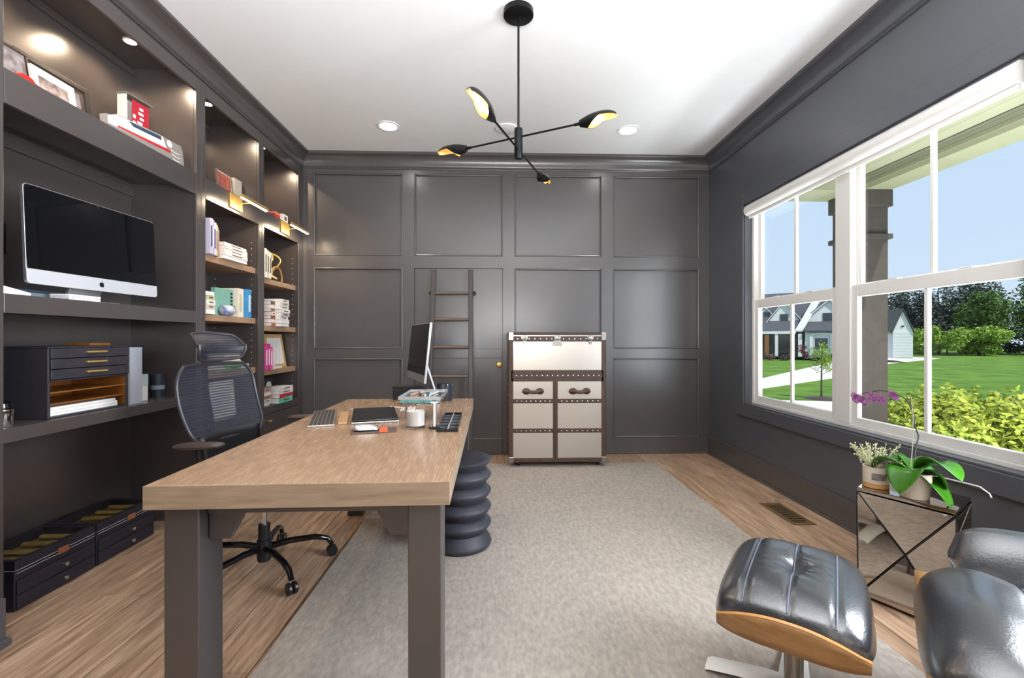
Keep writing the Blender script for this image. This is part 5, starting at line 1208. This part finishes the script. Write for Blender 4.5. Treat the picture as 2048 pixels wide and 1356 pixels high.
# dormers and gables
def dormer(xc, hw_, z0, zr, y0, wn):
    g = gable('gable', xc, hw_, z0, zr, y0, y0 + 3.2, housew)
    for s_ in (-1, 1):
        b = MB(); o_ = .22; th = .12
        P = [(xc + s_ * (hw_ + o_), z0 - .12 + .45), (xc, zr + .10 + .45), (xc, zr + .10 + th + .45), (xc + s_ * (hw_ + o_), z0 - .12 + th + .45)]
        b.prism(P, 'y', y0 - .15, y0 + 3.4); b.build('gable_roof', roofm, g)
        b = MB(); P = [(xc + s_ * (hw_ + o_ - .02), z0 - .18 + .45), (xc, zr + .02 + .45), (xc, zr + .13 + .45), (xc + s_ * (hw_ + o_ - .02), z0 - .06 + .45)]
        b.prism(P, 'y', y0 - .20, y0 - .10); b.build('rake_board', housew, g)
    hb('window', xc + wn[0] - wn[2], xc + wn[0] + wn[2], y0 - .06, y0 + .02, wn[1] - wn[3], wn[1] + wn[3], cmat(70, 80, 84), g)
    hb('pane', xc + wn[0] - wn[2] + .07, xc + wn[0] - .02, y0 - .07, y0 - .05, wn[1] - wn[3] + .07, wn[1] + wn[3] - .07, glassd, g)
    hb('pane', xc + wn[0] + .02, xc + wn[0] + wn[2] - .07, y0 - .07, y0 - .05, wn[1] - wn[3] + .07, wn[1] + wn[3] - .07, glassd, g)
dormer(-.72, 1.15, 2.62, 4.45, .6, (0, 3.02, .28, .36)); dormer(-1.95, .60, 3.05, 3.9, 1.3, (0, 3.28, .22, .32)); dormer(2.15, 1.7, 2.58, 4.45, .4, (-.08, 3.05, .30, .34))
# bright metal valley roof between the gables
b = MB(); b.hull([(-.05, -.95, 1.80 + .45), (.42, -.95, 1.80 + .45), (.42, -.95, 1.92 + .45), (-.05, -.95, 1.92 + .45)], [(1.15, 1.2, 4.4 + .45), (1.65, 1.2, 4.4 + .45), (1.65, 1.2, 4.5 + .45), (1.15, 1.2, 4.5 + .45)]); b.build('metal_valley', cmat(206, 212, 220), ho)
# porch on the left, bay with arch on the right
slope('bay_roof', .55, 4.2, -1.2, .8, 1.88, 2.75, roofm)
hb('bay_wall', .6, 4.1, -.9, .8, -.45, 1.85, housew)
hb('window', 1.13, 2.05, -.96, -.90, .25, 1.30, cmat(226, 226, 228)); w_ = hb('pane', 1.2, 1.98, -.985, -.962, .32, 1.24, glassd)
arc = []; 
for i in range(13): a = PI * i / 12; arc.append((1.59 + .72 * math.cos(a), 1.45 + .45 + .26 * math.sin(a)))
arc2 = [(1.59 + .52 * math.cos(PI * i / 12), 1.45 + .45 + .10 * math.sin(PI * i / 12)) for i in range(12, -1, -1)]
MB().prism(arc + arc2, 'y', -1.05, -.9).build('arch_trim', housew, ho); hb('arch_trim', .87, 1.07, -1.05, -.9, -.2, 1.45, housew); hb('arch_trim', 2.11, 2.31, -1.05, -.9, -.2, 1.45, housew)
hb('porch_recess', -4.5, .4, -.05, .78, -.3, 1.62, glassd); hb('porch_column', -1.35, -1.15, -.95, -.75, -.3, 1.62, housew); hb('porch_post', -2.05, -1.75, -.95, -.7, -.3, 1.55, cmat(140, 96, 60)); hb('porch_column', .15, .4, -.95, -.75, -.3, 1.62, housew); hb('porch_column', -3.3, -3.1, -.95, -.75, -.3, 1.62, housew)
hb('window', -1.0, .0, -.10, -.05, .2, 1.3, glassd)
# beds in front of the house
for i, (x, w2, c) in enumerate(((-2.6, .55, (96, 60, 66)), (-1.7, .5, (120, 96, 90)), (-.7, .55, (70, 66, 64)), (.45, .35, (116, 60, 70)), (1.4, .6, (52, 60, 50)), (2.4, .6, (60, 66, 54)))):
    p = ho.matrix_basis @ Vector((x, -2.25, 0)); t = thing('garden_shrub', '%s low shrub in the bed before the white house' % ('first', 'second', 'third', 'fourth', 'fifth', 'sixth')[i] + ', counted from the left', 'shrub', (p.x, p.y, GZ), 0, 'low shrubs before the white house')
    foliage(t, (0, 0, .30 + (.5 if i == 3 else 0)), w2 * 1.4, w2 * 1.2, .42 if i != 3 else .7, 420, .07, mat('shrub_%d' % i, srgb(*c), .8, var=.3, vscale=3, coord='World'), 500 + i, 8); MB().tube([(0, 0, 0), (0, 0, .4)], .03, 5).build('stem', barkm, t)
# garage
gp_ = ho.matrix_basis @ Vector((6.0, -2.4, 0))
ga = thing('garage', 'white gabled outbuilding with a grey roof beside the tree line', 'garage', (gp_.x, gp_.y, -.45), HR)
def gb_(name, x0, x1, y0, y1, z0, z1, m): return box(name, x0, x1, y0, y1, z0 + .45, z1 + .45, m, ga)
b = MB(); b.prism([(-.62, .2), (.52, .2), (.52, 2.2), (-.05, 3.72), (-.62, 2.2)], 'y', 0, 5); b.build('wall', housew, ga)
for k in range(9): z = .25 + k * .22; box('siding_lap', -.62, .52, -.02, 0, z, z + .19, housew, ga)
b = MB(); b.hull([(-.05, -.1, 3.85), (-.05, 5.1, 3.85), (-.62, 5.1, 2.2), (-.62, -.1, 2.2)], [(-3.2, -.1, 3.85), (-3.2, 5.1, 3.85), (-3.2, 5.1, 2.2), (-3.2, -.1, 2.2)]); b.build('side_roof', roofm, ga)
box('side_wall', -3.1, -.62, .25, 5, .2, 2.19, housew, ga)
for s_, x in ((-1, -.72), (1, .62)): MB().prism([(x, 2.05), (-.05, 3.80), (-.05, 3.92), (x, 2.17)], 'y', -.12, 5.1).build('gable_roof', roofm, ga)
b = MB(); b.box(-.14, .04, -.05, -.01, 2.55, 2.62); b.build('gable_light', blackm, ga)
